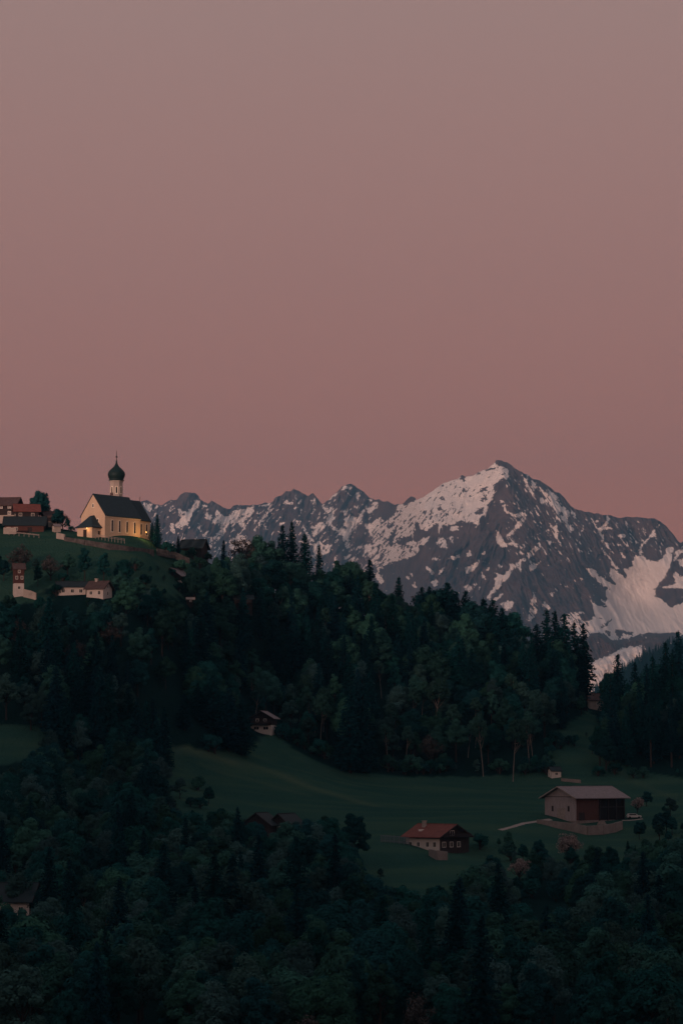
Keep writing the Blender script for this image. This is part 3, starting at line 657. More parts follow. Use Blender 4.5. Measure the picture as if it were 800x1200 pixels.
# porch
px0, py0, py1 = -4.6, 1.8, 9.0
pw = MB().box(px0, -.003, py0, py1, -4, 3.7).build('porch_wall', M['plaster'], church)
e = .7; zr = 3.55
prf = MB(); ring = lambda q, z: [(px0 - e + q, py0 - e + q, z), (0 - .003, py0 - e + q, z), (0 - .003, py1 + e - q, z), (px0 - e + q, py1 + e - q, z)]
prf.add(ring(0, zr - .2) + ring(0, zr) + ring(1.0, zr + .75) + [(px0 + 3.0, 5.4 - .3, zr + 4.2), (-.003, 5.4 - .3, zr + 4.5), (-.003, 5.4 + .3, zr + 4.5), (px0 + 3.0, 5.4 + .3, zr + 4.2)],
        [(3, 2, 1, 0)] + [(a + i, a + (i + 1) % 4, a + 4 + (i + 1) % 4, a + 4 + i) for a in (0, 4, 8) for i in range(4)] + [(12, 13, 14, 15)])
prf.build('porch_roof', M['slate'], church)
MB().box(px0 - .06, px0, 4.4, 6.0, 0, 2.6).build('door', M['timber'], church)
MB().box(-1.6, -.6, py0 - .05, py0, .8, 2.2).build('porch_window', M['glass'], church)
def lamp(name, label, loc_local, power, radius, parent_m=church, z_pole=0.0):
    ca, sa = math.cos(CH), math.sin(CH); x, y, z = loc_local
    wloc = (cbase[0] + ca * x - sa * y, cbase[1] + sa * x + ca * y, cbase[2] + z)
    r = empty(name, wloc, CH); tag(r, label, 'lamp')
    MB().lathe([(.02, -.12), (.12, -.08), (.15, .05), (.1, .16), (.02, .2)], 10).build('bulb', M['lamp'], r)
    MB().box(-.1, .1, -.1, .1, .2, .27).build('lamp_cap', M['iron'], r)
    l = bpy.data.objects.new('light', bpy.data.lights.new('light', 'POINT')); COL.objects.link(l); l.parent = r; l.location = (0, 0, -.35)
    l.data.energy = power; l.data.color = (1.0, .46, .12); l.data.shadow_soft_size = radius
    return r
lamp('wall_lamp', 'warm lit lamp under the eave of the church porch', (px0 - .75, 3.6, 3.0), 60, .5)
fl = lamp('floodlight', 'warm lit lamp beside the right end of the church side wall', (16.6, -4.6, 2.6), 760, .6)
MB().box(-.05, .05, -.05, .05, -3.2, -.12).build('post', M['iron'], fl)

# stone wall round the churchyard
def wall_run(name, label, pts, h, th, m, cat='wall', cap=None, deep=1.5):
    """pts: (px, py of its top, Y)"""
    w = [P(*p) for p in pts]
    b = MB()
    for a, c in zip(w[:-1], w[1:]):
        n = max(1, int(np.linalg.norm(c - a) / 2.5))
        for i in range(n):
            p, q = a + (c - a) * i / n, a + (c - a) * (i + 1) / n
            d = (q - p)[:2]; L_ = np.linalg.norm(d); d = d / L_; nr = np.array((-d[1], d[0])) * th / 2
            jit = random.uniform(-.08, .08)
            f = lambda u, z: [(u[0] + nr[0], u[1] + nr[1], z), (u[0] - nr[0], u[1] - nr[1], z)]
            q2 = q - np.append(d, 0) * .03
            b.loft([[*f(p, p[2] - h - deep), *reversed(f(q2, q[2] - h - deep))], [*f(p, p[2] + jit), *reversed(f(q2, q[2] + jit))]])
    o_ = w[0]
    r = b.build(name, M[m]); tag(r, label, cat)
    if cap:
        c_ = MB()
        for a, c in zip(w[:-1], w[1:]): c_.beam(a + (0, 0, .16), c + (0, 0, .16), th + .25, .14)
        c_.build('coping', M[cap], r)
    return r
random.seed(4)
wall_run('churchyard_wall', 'rubble stone wall running below the church on the hilltop', [(76, 629, 990), (100, 632.5, 985), (128, 637, 984), (150, 640.5, 988), (180, 644, 1000)], 1.3, .6, 'stone')
wall_run('churchyard_wall', 'short pale rendered wall left of the church porch', [(67, 624, 996), (76, 626, 992)], 1.8, .5, 'dirty_white')
wall_run('garden_wall', 'low grey stone wall on the slope right of the church', [(184, 643, 1006), (205, 647, 1012), (222, 654, 1015)], .9, .5, 'stone')

def fence(name, label, pts, h, posts, rails, m, group=None, picket=0):
    w = [P(*p) for p in pts]; r = empty(name, w[0]); tag(r, label, 'fence', group); o_ = w[0]
    seg = np.concatenate([[0], np.cumsum([np.linalg.norm(b - a) for a, b in zip(w[:-1], w[1:])])])
    at_ = lambda t: np.array([np.interp(t, seg, [q[k] for q in w]) for k in range(3)]) - o_
    for t in np.linspace(0, seg[-1], posts):
        p = at_(t); MB().box(p[0] - .07, p[0] + .07, p[1] - .07, p[1] + .07, p[2] - .8, p[2] + h).build('post', M[m], r)
    for z in rails:
        b = MB()
        for i in range(len(w) - 1): b.beam(w[i] - o_ + (0, 0, z), w[i + 1] - o_ + (0, 0, z), .05, .13)
        b.build('rail', M[m], r)
    if picket:
        b = MB(); t = .1
        while t < seg[-1]:
            p = at_(t); b.box(p[0] - .05, p[0] + .05, p[1] - .1, p[1] - .075, p[2] + .1, p[2] + h - .05); t += picket
        b.build('pickets', M[m], r)['kind'] = 'stuff'
    return r
fence('fence', 'grey rail fence standing in front of the church porch corner', [(112, 629, 991), (132, 632.5, 990), (146, 634.5, 992)], 1.0, 10, (.45, .9), 'palewood')

# ---- hamlet left of the church
gable_house('chalet', 'chalet with red roof and pale wall cut by the left photo edge', 'house', (17, 606, 1030), (1, -1), -8, 14, 9.5, 4.7, 7.4, low=.8, lower='dirty_white', upper='timber', roof='brownroof',
            wins=(('y-', 5.2, 3.3, 1.1, 1.0), ('y-', 2.0, 3.3, 1.1, 1.0), ('y-', 5.2, 1.0, 1.0, 1.1)), chim=(-2, 0), over=1.2)
gable_house('chalet', 'chalet with the brightest red roof beside the rounded hilltop tree', 'house', (19, 613, 1022), (-1, -1), 10, 8.0, 8.4, 4.6, 7.0, low=2.2, lower='dirty_white', upper='timber', roof='redroof',
            wins=(('y-', -2.4, 2.6, .9, 1.0), ('y-', 2.0, 2.6, .9, 1.0), ('x-', 0, 2.6, .9, 1.0)), over=1.0)
gable_house('barn', 'long low barn with blackish roof and red brown boards above white pickets', 'barn', (6, 624, 1012), (-1, -1), 2, 13.8, 9.5, 2.9, 5.9, low=2.2, lower='redtimber', upper='redtimber', roof='darkroof',
            wins=(('y-', -5.6, .7, 1.2, 1.1), ('y-', -3.0, .7, 1.2, 1.1)), doors=(('y-', 2.0, 1.6, 1.9),), over=.9)
MB_ = MB().box(-2.3, 2.3, -.15, .15, -1, 1.3)
o = MB_.build('lean_to_wall', M['dirty_white']); o.location = P(12.0, 622.5, 1006); tag(o, 'white rendered wall panel at the left end of the long hilltop barn', 'wall')
gable_house('farmhouse', 'small farmhouse with brown roof between hilltop bushes and long barn', 'house', (54, 617, 1028), (-1, -1), 15, 5.6, 6.5, 3.6, 5.6, low=1.8, lower='dirty_white', upper='timber', roof='brownroof', over=.8,
            wins=(('y-', 0, 2.1, .8, .9),))
fence('fence', 'white picket fence below the long hilltop barn', [(11, 624.6, 1000), (28, 626, 1000), (46, 628, 1000)], .6, 7, (.2, .45), 'palewood', picket=.35)
gable_house('shed', 'tiny shed with pale walls between the hilltop bushes and the church', 'shed', (64, 622, 1012), (-1, -1), 25, 2.4, 2.4, 1.6, 2.3, lower='dirty_white', roof='greyroof', over=.3, wins=(('x-', 0, .8, .6, .7),))

# ---- houses on the slope below the church
gable_house('farmhouse', 'long white farmhouse with blackish roof on the slope under the church', 'house', (68, 697.5, 943), (-1, -1), 4, 9.2, 7.5, 2.9, 4.6, lower='white', roof='darkroof', over=.8,
            wins=(('y-', -2.8, .9, 1.0, 1.1), ('y-', .2, .9, 1.0, 1.1), ('y-', 3.0, .9, 1.0, 1.1)))
gable_house('farmhouse', 'white farmhouse with brown roof and white gable right of the long farmhouse', 'house', (121, 700, 938), (-1, 1), 160, 6.0, 7.0, 3.1, 5.4, lower='white', roof='brownroof', over=.8,
            wins=(('y+', -1.6, 1.0, .9, 1.1), ('y+', 1.4, 1.0, .9, 1.1), ('x-', 0, 1.0, .9, 1.1), ('x-', 0, 3.3, .7, .8)), chim=(1, 0))
gable_house('cottage', 'narrow cottage with red brown boards over a white ground floor at the left edge', 'house', (17, 693, 938), (-1, -1), 12, 3.2, 4.5, 7.6, 9.2, low=2.7, lower='white', upper='redtimber', roof='brownroof', over=.6,
            wins=(('y-', -.8, 4.1, .6, .9), ('y-', .9, 4.1, .6, .9), ('y-', 0, .8, .8, .9), ('y-', 0, 6.2, .6, .8)))
wall_run('garden_wall', 'low white garden wall stepping right from the narrow cottage', [(28, 690, 938), (36, 692, 937), (43, 695, 936)], 1.5, .4, 'dirty_white')
gable_house('house', 'house with dark roof in front of the mountains right of the church', 'house', (236, 652, 1034), (1, -1), -14, 8.0, 8, 3.4, 6.3, lower='timber', roof='darkroof', over=.8, wins=(('y-', 1.5, 1.2, .8, .9),))
gable_house('house', 'dark gabled house with grey roof among bushes below the right end of churchyard wall', 'house', (211, 684, 1003), (-1, -1), 62, 8, 7.2, 3.0, 5.4, low=1.2, lower='dirty_white', upper='timber', roof='greyroof', over=.8,
            wins=(('x-', 0, 1.6, .8, .9),))
gable_house('house', 'low house with a pale balcony line half hidden under the tall spruces', 'house', (276, 711, 1006), (-1, -1), 8, 6.0, 6.5, 2.7, 4.2, low=1.0, lower='timber', upper='timber', roof='darkroof', over=.7, balcony=('y-', 1.0, -2.9, 2.9))
gable_house('shed', 'small pale roofed shed among reddish bushes on the upper slope', 'shed', (219, 706, 985), (-1, -1), 5, 2.6, 2.6, 1.0, 1.6, lower='timber', roof='palewood', over=.3, wins=(('y-', 0, .3, .5, .4),))
# ---- chalet in the wood edge
gable_house('chalet', 'dark timber chalet with white ground floor against the wood above the meadow', 'house', (318, 858.5, 948), (-1, -1), 78, 8, 7.0, 5.0, 7.0, low=2.5, lower='white', upper='timber', roof='greyroof', over=1.0,
            wins=(('x-', 1.6, 1.0, 1.7, 1.0), ('x-', -1.6, 1.0, 1.7, 1.0), ('x-', 1.3, 3.6, .8, .9), ('x-', -1.3, 3.6, .8, .9)), balcony=('x-', 2.75, -3.4, 3.4))
gable_house('hut', 'tiny white walled hut at the foot of the wood above the barn', 'hut', (646, 911, 955), (-1, -1), 20, 3.4, 3.0, 2.2, 3.3, lower='white', roof='darkroof', over=.4, wins=(('y-', 0, .8, .9, .8), ('x-', 0, .8, .7, .8)))
wall_run('garden_wall', 'low pale wall running right from the tiny white hut', [(657, 912, 952), (680, 914, 950)], .5, .35, 'concrete')
gable_house('house', 'house with pinkish roof seen in the gap between the two dark spruce stands', 'house', (690, 829, 1092), (-1, -1), 12, 6.5, 6, 3.0, 5.2, lower='dirty_white', roof='brownroof', over=.6, wins=(('y-', 0, 1, .8, .9),))

# ---- red roofed chalet in the middle
ch = gable_house('chalet', 'chalet with a low red roof and dark timber gable in the middle of the meadow', 'house', (515, 997, 795), (-1, 1), 135, 13.0, 12.0, 4.0, 7.0, low=3.3, lower='white', upper='timber', roof='redroof', over=1.1,
    wins=(('y+', -4.6, 1.0, 1.1, 1.3), ('y+', -1.9, 1.0, 1.1, 1.3), ('y+', 1.6, 1.0, 1.0, 1.2), ('y+', 4.6, 1.0, 1.0, 1.2),
          ('x-', 4.3, 1.0, 1.2, 1.3), ('x-', 1.3, 1.0, 1.2, 1.3), ('x-', -1.7, 1.0, 1.2, 1.3), ('x-', 1.0, 4.2, 1.5, 1.2)), chim=(3.5, 1.6), balcony=('x-', 3.75, -5.5, 5.5))
MB().box(-6.5 - .035, -6.5 - .003, -6.0, 6.0, -3.0, 3.3).build('gable_cladding', M['timber'], ch)
MB().box(2.2, 3.4, 2.9, 4.1, 5.05, 5.75).build('skylight', M['frame'], ch)
wall_run('terrace_wall', 'pale rubble retaining wall below the red roofed chalet', [(503, 995.5, 788), (512, 996.5, 782), (524, 998, 783)], 1.2, .6, 'concrete')
fence('fence', 'blue grey slatted fence left of the red roofed chalet', [(446, 987, 806), (462, 988, 803), (479, 990, 801)], 2.1, 7, (.5, 1.9), 'bluegrey', picket=.3)

# ---- big barn on the right
bn_corner = P(674, 963, 850)
AB = 40.0; LB, WB = 20.6, 13.0
barn = gable_house('barn', 'big barn with grey shingle roof and weathered grey gable boards on the meadow', 'barn', (674, 963, 850), (-1, -1), AB, LB, WB, 7.3, 10.2, low=.25, lower='concrete', upper='greywood', roof='greyroof', over=1.3, deep=3.5)
x0, y0 = -LB/2, -WB/2
MB().box(x0 + .3, x0 + 9.6, y0 - .12, y0 - .045, .4, 7.0).build('board_cladding', M['redtimber'], barn)
MB().box(x0 + 9.8, LB/2 - .4, y0 - .10, y0 - .045, .4, 6.9).build('bay_shade_panel', M['bay_shade'], barn)  # flat near-black panel on the solid wall, painted as the bay's inner shade
for x in (9.75, 13.2, 16.7, 20.2): MB().box(x0 + x - .14, x0 + x + .14, y0 - .5, y0 - .2, .26, 7.15).build('post', M['timber'], barn)
MB().box(x0 + 9.6, LB/2 - .2, y0 - .42, y0 - .13, 4.1, 4.4).build('beam', M['timber'], barn)
MB().box(x0 - .11, x0 - .045, -2.1, 1.2, .3, 4.0).build('door', M['palewood'], barn)
for y in (-3.6, 3.2): MB().box(x0 - .10, x0 - .045, y - .35, y + .35, 3.0, 4.6).build('shutter', M['timber'], barn)
MB().box(x0 - .09, x0 - .045, -WB/2 + .1, WB/2 - .1, 7.25, 7.42).build('tie_beam', M['timber'], barn)
MB().box(x0 + 1.3, x0 + 3.6, y0 - .2, y0 - .125, .4, 2.7).build('gate', M['timber'], barn)
wall_run('retaining_wall', 'pale concrete retaining wall curving round the foot of the big barn', [(629, 960.5, 846), (645, 962, 843), (662, 963.5, 840), (676, 965.5, 838), (688, 968, 836), (706, 967, 838), (720, 964.5, 842), (728, 962.5, 846)], 1.2, .6, 'concrete')
drape('gravel_path', [(585, 973), (600, 969), (614, 965), (630, 962.5), (645, 961)], 2.2, M['gravel'])
drape('gravel_yard', [(728, 962), (740, 961.5), (752, 960)], 2.0, M['gravel'])
# logs and clutter at the barn foot
lg = empty('log_stack', P(700, 966.5, 845)); tag(lg, 'small stack of cut logs against the red brown barn boards', 'log stack')
random.seed(8)
ln = MB()
for r_ in range(4):
    for i in range(9 - r_): ln.lathe([(.13, 0), (.14, .8), (.13, 1.0)], 7, (i + r_ / 2) * .3, 0)
v_ = []
for k, (a, b_, c_) in enumerate(ln.v): v_.append((a * 1.0, c_ * .9, b_ + 0))
ln2 = MB()
k = 0
for r_ in range(4):
    for i in range(9 - r_):
        cx_, cz_ = (i + r_ / 2) * .3, .15 + r_ * .26
        ln2.loft([[(cx_ + .14 * math.cos(t), yy, cz_ + .14 * math.sin(t)) for t in np.linspace(0, 2 * math.pi, 8, endpoint=False)] for yy in (0, 1.0)])
ln2.build('logs', M['palewood'], lg)['kind'] = 'stuff'

# car
def car():
    g = ground_at(742, 959.5); r = empty('car', (g[0], g[1], g[2] + .02), math.radians(8)); tag(r, 'white estate car parked at the right end of the big barn', 'car')
    prof = [(-2.2, .35), (2.2, .35), (2.22, .75), (2.1, .92), (1.15, 1.0), (.45, 1.46), (-1.7, 1.48), (-2.15, .98), (-2.25, .7)]
    b = MB(); b.loft([[(x, -.85, z) for x, z in prof], [(x, .85, z) for x, z in prof]]); b.build('body', M['carpaint'], r, bevel=.05)
    for s in (-1, 1):
        MB().loft([[(x, s * .855, z) for x, z in ((-1.65, 1.02), (.75, 1.02), (.38, 1.38), (-1.55, 1.38))], [(x, s * .875, z) for x, z in ((-1.65, 1.02), (.75, 1.02), (.38, 1.38), (-1.55, 1.38))]]).build('side_window', M['glass'], r)
        for x in (-1.4, 1.4):
            w = MB(); w.loft([[(x + .33 * math.cos(t), yy, .33 + .33 * math.sin(t)) for t in np.linspace(0, 2 * math.pi, 16, endpoint=False)] for yy in (s * .66, s * .89)]); w.build('wheel', M['tyre'], r)
    MB().add([(1.17, -.7, 1.03), (1.17, .7, 1.03), (.5, .65, 1.45), (.5, -.65, 1.45)], [(0, 1, 2, 3)]).build('windscreen', M['glass'], r)
car()

# ---- dark houses in the lower wood
gable_house('house', 'dark timber house with a black gable sunk in the trees below the meadow', 'house', (316, 985, 812), (-1, -1), 72, 9, 8.0, 4.6, 7.6, low=2.0, lower='timber', upper='timber', roof='darkroof', over=.9,
            wins=(('x-', -1.2, .7, 1.0, 1.1), ('x-', 1.2, 3.0, .8, .9), ('x-', -1.2, 3.0, .8, .9)))
gable_house('house', 'dark house with unlit low gable sunk in the trees right of the black gabled house', 'house', (340, 985, 815), (-1, -1), 60, 8, 7.5, 4.2, 7.4, low=1.8, lower='timber', upper='timber', roof='darkroof', over=.8,
            wins=(('x-', 0, 3.0, .8, .9), ('y-', -2, 2.4, .7, .8), ('y-', 1, 2.4, .7, .8)))
gable_house('house', 'white walled house with grey roof in the lower wood at the left photo edge', 'house', (34, 1094, 648), (1, -1), -10, 11, 9, 7.6, 11.0, lower='white', roof='darkroof', over=1.0,
            wins=(('y-', 3.6, 4.6, 1.0, 1.3), ('y-', .6, 4.6, 1.0, 1.3), ('y-', 3.6, 1.0, 1.0, 1.3), ('y-', .6, 1.0, 1.0, 1.3), ('y-', -2.6, 4.6, 1.0, 1.3)))
# ------------------------------------------------------------------ trees
def quads_from(c, a, b):
    """card quads centred c with half-axes a, b"""
    v = np.stack([c - a - b * .6, c + a * .9 - b, c + a + b * .7, c - a * .8 + b], 1)
    return v.reshape(-1, 3)
def rnd_unit(rg, n):
    v = rg.normal(size=(n, 3)); return v / np.linalg.norm(v, axis=1)[:, None]
def card_mesh(name, c, nrm, size, m, rg, asp=.7):
    n = len(c); t = np.cross(nrm, rnd_unit(rg, n)); t /= np.linalg.norm(t, axis=1)[:, None] + 1e-9; b = np.cross(nrm, t)
    v = quads_from(c, t * size[:, None], b * (size * asp)[:, None])
    return np_mesh(name, v, np.arange(n * 4).reshape(-1, 4), m)
def tube(mb, pts, rad, n=6):
    pts = [np.array(p, float) for p in pts]; rings = []
    for i, p in enumerate(pts):
        d = pts[min(i + 1, len(pts) - 1)] - pts[max(i - 1, 0)]; d /= np.linalg.norm(d)
        a = np.cross(d, (0, 1, .01)); a /= np.linalg.norm(a); b = np.cross(d, a)
        rings.append([p + (a * math.cos(t) + b * math.sin(t)) * rad[i] for t in np.linspace(0, 2 * math.pi, n, endpoint=False)])
    mb.loft(rings)
def trunk_mesh(name, mb, m):
    me = bpy.data.meshes.new(name); me.from_pydata(mb.v, [], mb.f); me.materials.append(m); me.update(); return me

def spruce_mesh(seed, H=24.0, R=3.3, clear=.08, ragged=.25, dens=1.0):
    rg = np.random.default_rng(seed); mb = MB()
    tube(mb, [(0, 0, -1.5), (0, 0, H * .3), (.1, .05, H * .7), (0, 0, H)], [.42, .32, .16, .02])
    C = []; N = []; S = []
    z = H * clear
    while z < H * .99:
        f = (z / H - clear) / (1 - clear)
        R0 = R * (1 - f) ** .72 * (.45 + .55 * min(1, f * 6)) + .22
        nb = max(4, int((5 + 6 * (1 - f)) * dens)); ph = rg.uniform(0, 6.28)
        for k in range(nb):
            if rg.random() < ragged * .35: continue
            a = ph + k * 6.283 / nb + rg.uniform(-.25, .25); Lb = R0 * rg.uniform(1 - ragged, 1 + ragged * .55)
            ns = max(2, int(Lb / .34)); t = (np.arange(ns) + rg.uniform(.3, .9, ns)) / ns
            r = t * Lb; droop = -.38 * r + .16 * r * t + (.5 * f) * r * .6
            x, y = r * math.cos(a), r * math.sin(a)
            for q in range(2):
                C.append(np.stack([x + rg.normal(0, .13, ns), y + rg.normal(0, .13, ns), z + droop + rg.normal(0, .12, ns) - .1 * q], -1))
                nn = np.stack([math.cos(a) * .35 + rg.normal(0, .45, ns), math.sin(a) * .35 + rg.normal(0, .45, ns), np.full(ns, .6)], -1)
                N.append(nn / np.linalg.norm(nn, axis=1)[:, None]); S.append(rg.uniform(.30, .55, ns) * (1.05 - .25 * f))
        z += .52 + .35 * (1 - f) * rg.uniform(.7, 1.3)
    nt_ = 14; zt = H - np.linspace(-.2, 1.4, nt_); C.append(np.stack([rg.normal(0, .08, nt_), rg.normal(0, .08, nt_), zt], -1)); N.append(rnd_unit(rg, nt_)); S.append(np.full(nt_, .17))
    return trunk_mesh('spruce_trunk', mb, M['bark']), card_mesh('spruce_crown', np.concatenate(C), np.concatenate(N), np.concatenate(S), M['spruce'], rg, .55), H

def leafy_mesh(seed, H=14.0, R=4.6, clear=.16, nl=46, per=170, size=.215, leaf='leaf', bark='bark', lean=0.0, twigs=False, shell=.62, sq=1.0):
    """broadleaved tree: limbs that fork into lobes, leaves in clumps round each limb end"""
    rg = np.random.default_rng(seed); mb = MB()
    top = H * .80; lx = lean * H
    tube(mb, [(0, 0, -1.5), (lx * .2, 0, H * .2), (lx * .55, .1, H * .5), (lx, 0, top)], [a_ * (.15 if bark == 'palebark' else .32) / .32 for a_ in (.34, .25, .15, .04)])
    cz = H * (clear + (1 - clear) * .52); hz = H * (1 - clear) * .5
    C = []; N = []; S = []
    for k in range(nl):
        d = rnd_unit(rg, 1)[0]
        if d[2] < -.55: d[2] *= -.5
        rr = rg.uniform(.45, 1.0) ** .6 * rg.uniform(.8, 1.08)
        e = np.array((d[0] * R * rr * .82, d[1] * R * rr * .82, d[2] * hz * rr * .86))
        taper = 1 - .32 * max(0, e[2] / hz) * sq; e[0] *= taper; e[1] *= taper
        p = np.array((lx * (.2 + .8 * (cz + e[2]) / H), 0, cz)) + e
        if k < 16 or twigs:
            z0 = min(max(p[2] - rg.uniform(1.5, 4.5), H * .14), top * .95); s0 = np.array((lx * z0 / H, 0, z0))
            mid = s0 * .5 + p * .5 + (0, 0, -.3 + rg.normal(0, .2)); lw = .5 if bark == 'palebark' else 1; tube(mb, [s0, mid, p], [.11 * lw, .07 * lw, .025], 4)
            if twigs:
                for q in range(5):
                    e2 = p + rnd_unit(rg, 1)[0] * (1.1, 1.1, 1.3) + (0, 0, .4); tube(mb, [mid * .4 + p * .6, e2], [.04, .012], 3)
        lr = rg.uniform(.85, 1.6) * R / 4.6
        n = int(per * lr * rg.uniform(.7, 1.2)); u = rnd_unit(rg, n); rad = lr * rg.uniform(shell, 1.0, n) ** .7 * rg.uniform(.85, 1.25, n)
        C.append(p + u * rad[:, None] * (1, 1, .78)); nn = u + rnd_unit(rg, n) * .4 + (0, 0, .3); N.append(nn / np.linalg.norm(nn, axis=1)[:, None]); S.append(size * rg.uniform(.55, 1.3, n))
    return trunk_mesh('tree_trunk', mb, M[bark]), card_mesh('tree_crown', np.concatenate(C), np.concatenate(N), np.concatenate(S), M[leaf], rg, .75), H

KINDS = {
 'spruce': [spruce_mesh(1, 23, 4.0), spruce_mesh(2, 25, 3.8, .05, .3), spruce_mesh(3, 22, 4.4, .06, .25), spruce_mesh(4, 24, 3.5, .08, .4), spruce_mesh(5, 22, 4.8, .04, .35)],
 'thin': [spruce_mesh(11, 26, 3.1, .36, .5, .8), spruce_mesh(12, 24, 3.5, .28, .5, .85)],
 'leaf': [leafy_mesh(21, 14, 4.6, .03, 56), leafy_mesh(22, 15, 5.2, .02, 62), leafy_mesh(23, 13, 4.4, .02, 50), leafy_mesh(24, 16, 4.6, .06, 58), leafy_mesh(25, 17, 3.4, .04, 44), leafy_mesh(26, 12, 5.4, .02, 60, sq=.3)],
 'dark': [leafy_mesh(31, 14, 4.8, .0, 60, leaf='leafdark'), leafy_mesh(32, 15, 4.2, .02, 54, leaf='leafdark'), leafy_mesh(33, 12, 4.6, .0, 52, leaf='leafdark'), leafy_mesh(34, 17, 3.6, .03, 46, leaf='leafdark')],
 'grey': [leafy_mesh(41, 13, 4.3, .03, 50, 120, .19, 'leafgrey'), leafy_mesh(42, 15, 4.2, .04, 54, 110, .19, 'leafgrey')],
 'birch': [leafy_mesh(51, 17, 3.3, .38, 40, 62, .24, 'birchleaf', 'palebark', .06, sq=1.3), leafy_mesh(52, 18, 3.0, .42, 36, 60, .24, 'birchleaf', 'palebark', -.09, sq=1.3), leafy_mesh(53, 16, 3.4, .34, 38, 56, .24, 'birchleaf', 'palebark', .13, sq=1.3)],
 'bare': [leafy_mesh(61, 11, 4.0, .12, 36, 34, .17, 'twig', 'bark', 0, True), leafy_mesh(62, 9, 4.2, .1, 34, 40, .17, 'twig', 'bark', 0, True)],
 'blossom': [leafy_mesh(71, 8, 3.9, .06, 44, 34, .19, 'blossom', 'bark', .03, True, sq=.5)],
 'shrub': [leafy_mesh(81, 4.2, 2.8, .02, 22, 60, .2, 'leafdark'), leafy_mesh(82, 3.6, 2.6, .02, 20, 60, .2, 'leaf')],
}
RAD = {'spruce': 4.0, 'thin': 3.2, 'leaf': 4.6, 'dark': 4.6, 'grey': 4.3, 'birch': 3.1, 'bare': 4.0, 'blossom': 3.2, 'shrub': 2.8}

SKYX = [-50,0,40,60,80,180,190,200,222,240,250,262,272,285,300,322,345,360,380,400,425,440,452,475,490,520,545,580,600,614,626,640,655,670,684,690,692,696,702,706,714,722,734,745,762,782,800,850]
SKYY = [590,590,585,600,612,625,632,636,643,650,650,648,648,640,634,634,640,650,660,656,664,676,688,694,692,690,700,710,722,738,732,722,728,734,738,746,825,838,830,800,784,782,796,788,778,760,748,740]
CLEAR = [  # polygons of things that must stay in sight, with their depth
 (900, [(205,888),(262,888),(300,876),(330,880),(400,912),(560,922),(640,925),(640,895),(648,860),(688,842),(700,856),(712,890),(800,920),(800,975),(745,985),(700,990),(640,990),(600,998),(562,1000),(545,1012),(440,1012),(425,985),(400,960),(335,946),(318,940),(292,940),(250,938),(212,945)]),
 (990, [(66,540),(182,530),(182,640),(246,652),(250,674),(225,690),(196,690),(176,672),(100,652),(20,646),(0,642),(0,570)]),
 (945, [(62,680),(134,680),(134,702),(62,702)]), (940, [(14,655),(46,655),(46,698),(14,698)]),
 (950, [(288,828),(322,828),(322,862),(288,862)]), (960, [(642,894),(684,894),(684,916),(642,916)]),
 (860, [(632,915),(765,920),(765,975),(632,975)]), (870, [(0,862),(36,866),(44,874),(20,886),(0,888)]),
 (1090, [(689,745),(703,745),(703,832),(689,832)]), (1003, [(188,664),(214,664),(214,680),(188,680)]), (1000, [(268,694),(290,694),(290,703),(268,703)]), (980, [(218,697),(230,697),(230,703),(218,703)]),
 (648, [(14,1056),(31,1056),(31,1064),(14,1064)]),  (1030, [(206,630),(240,630),(240,650),(206,650)]),
 (795, [(432,998),(546,1006),(532,1032),(470,1038),(434,1022)]), (745, [(614,1046),(644,1046),(650,1062),(616,1062)]), (785, [(650,982),(682,982),(680,1002),(652,1002)]), (750, [(602,1012),(614,1012),(614,1026),(602,1026)]), (805, [(292,946),(342,944),(342,960),(292,962)]), (780,[(545,985),(562,985),(560,1010),(545,1010)]),
]
LO = [(-50,905),(0,905),(60,905),(100,900),(150,930),(195,975),(220,990),(300,1000),(385,1003),(425,1035),(440,1070),(540,1072),(560,1045),(610,1030),(700,1022),(760,1002),(800,995),(850,990)]
lox, loy = np.array(LO, float).T
def zone_of(px, py, Y):
    if Y > 1130: return None
    if Y > 900 and px >= 700: return 'right' if (py < 908) else None
    if px < 200 and py < 668: return None
    if px < 246 and py < 842: return 'left' if py > 668 and not (px < 132 and 676 < py < 706) else None
    if px < 205 and py < np.interp(px, lox, loy):
        if px < 50 and 856 <= py <= 890: return None
        return 'mid'
    edge = np.interp(px, [190, 262, 290, 300, 322, 330, 400, 470, 560, 640, 648, 690, 700], [880, 884, 868, 845, 845, 866, 900, 905, 903, 902, 862, 838, 838])
    if Y > 880 and px < 700 and py < edge: return 'centre'
    if py > np.interp(px, lox, loy) and Y < 830: return 'low'
    return None
rng = random.Random(12)
TR = []   # kind, x, y, z, height, px, py_base, zone, hero label
def put(kind, x, y, h, zone, label=None, var=None):
    z = gz(x, y); a, b = proj(x, y, z)
    TR.append(dict(k=kind, x=x, y=y, z=z, h=h, px=float(a), py=float(b), zone=zone, label=label, var=var))
def hero(kind, px, top, Y, label=None, zone='hero', var=None):
    p = P(px, top, Y); z = gz(p[0], Y); put(kind, float(p[0]), float(Y), max(2.0, float(p[2]) - z), zone, label, var)

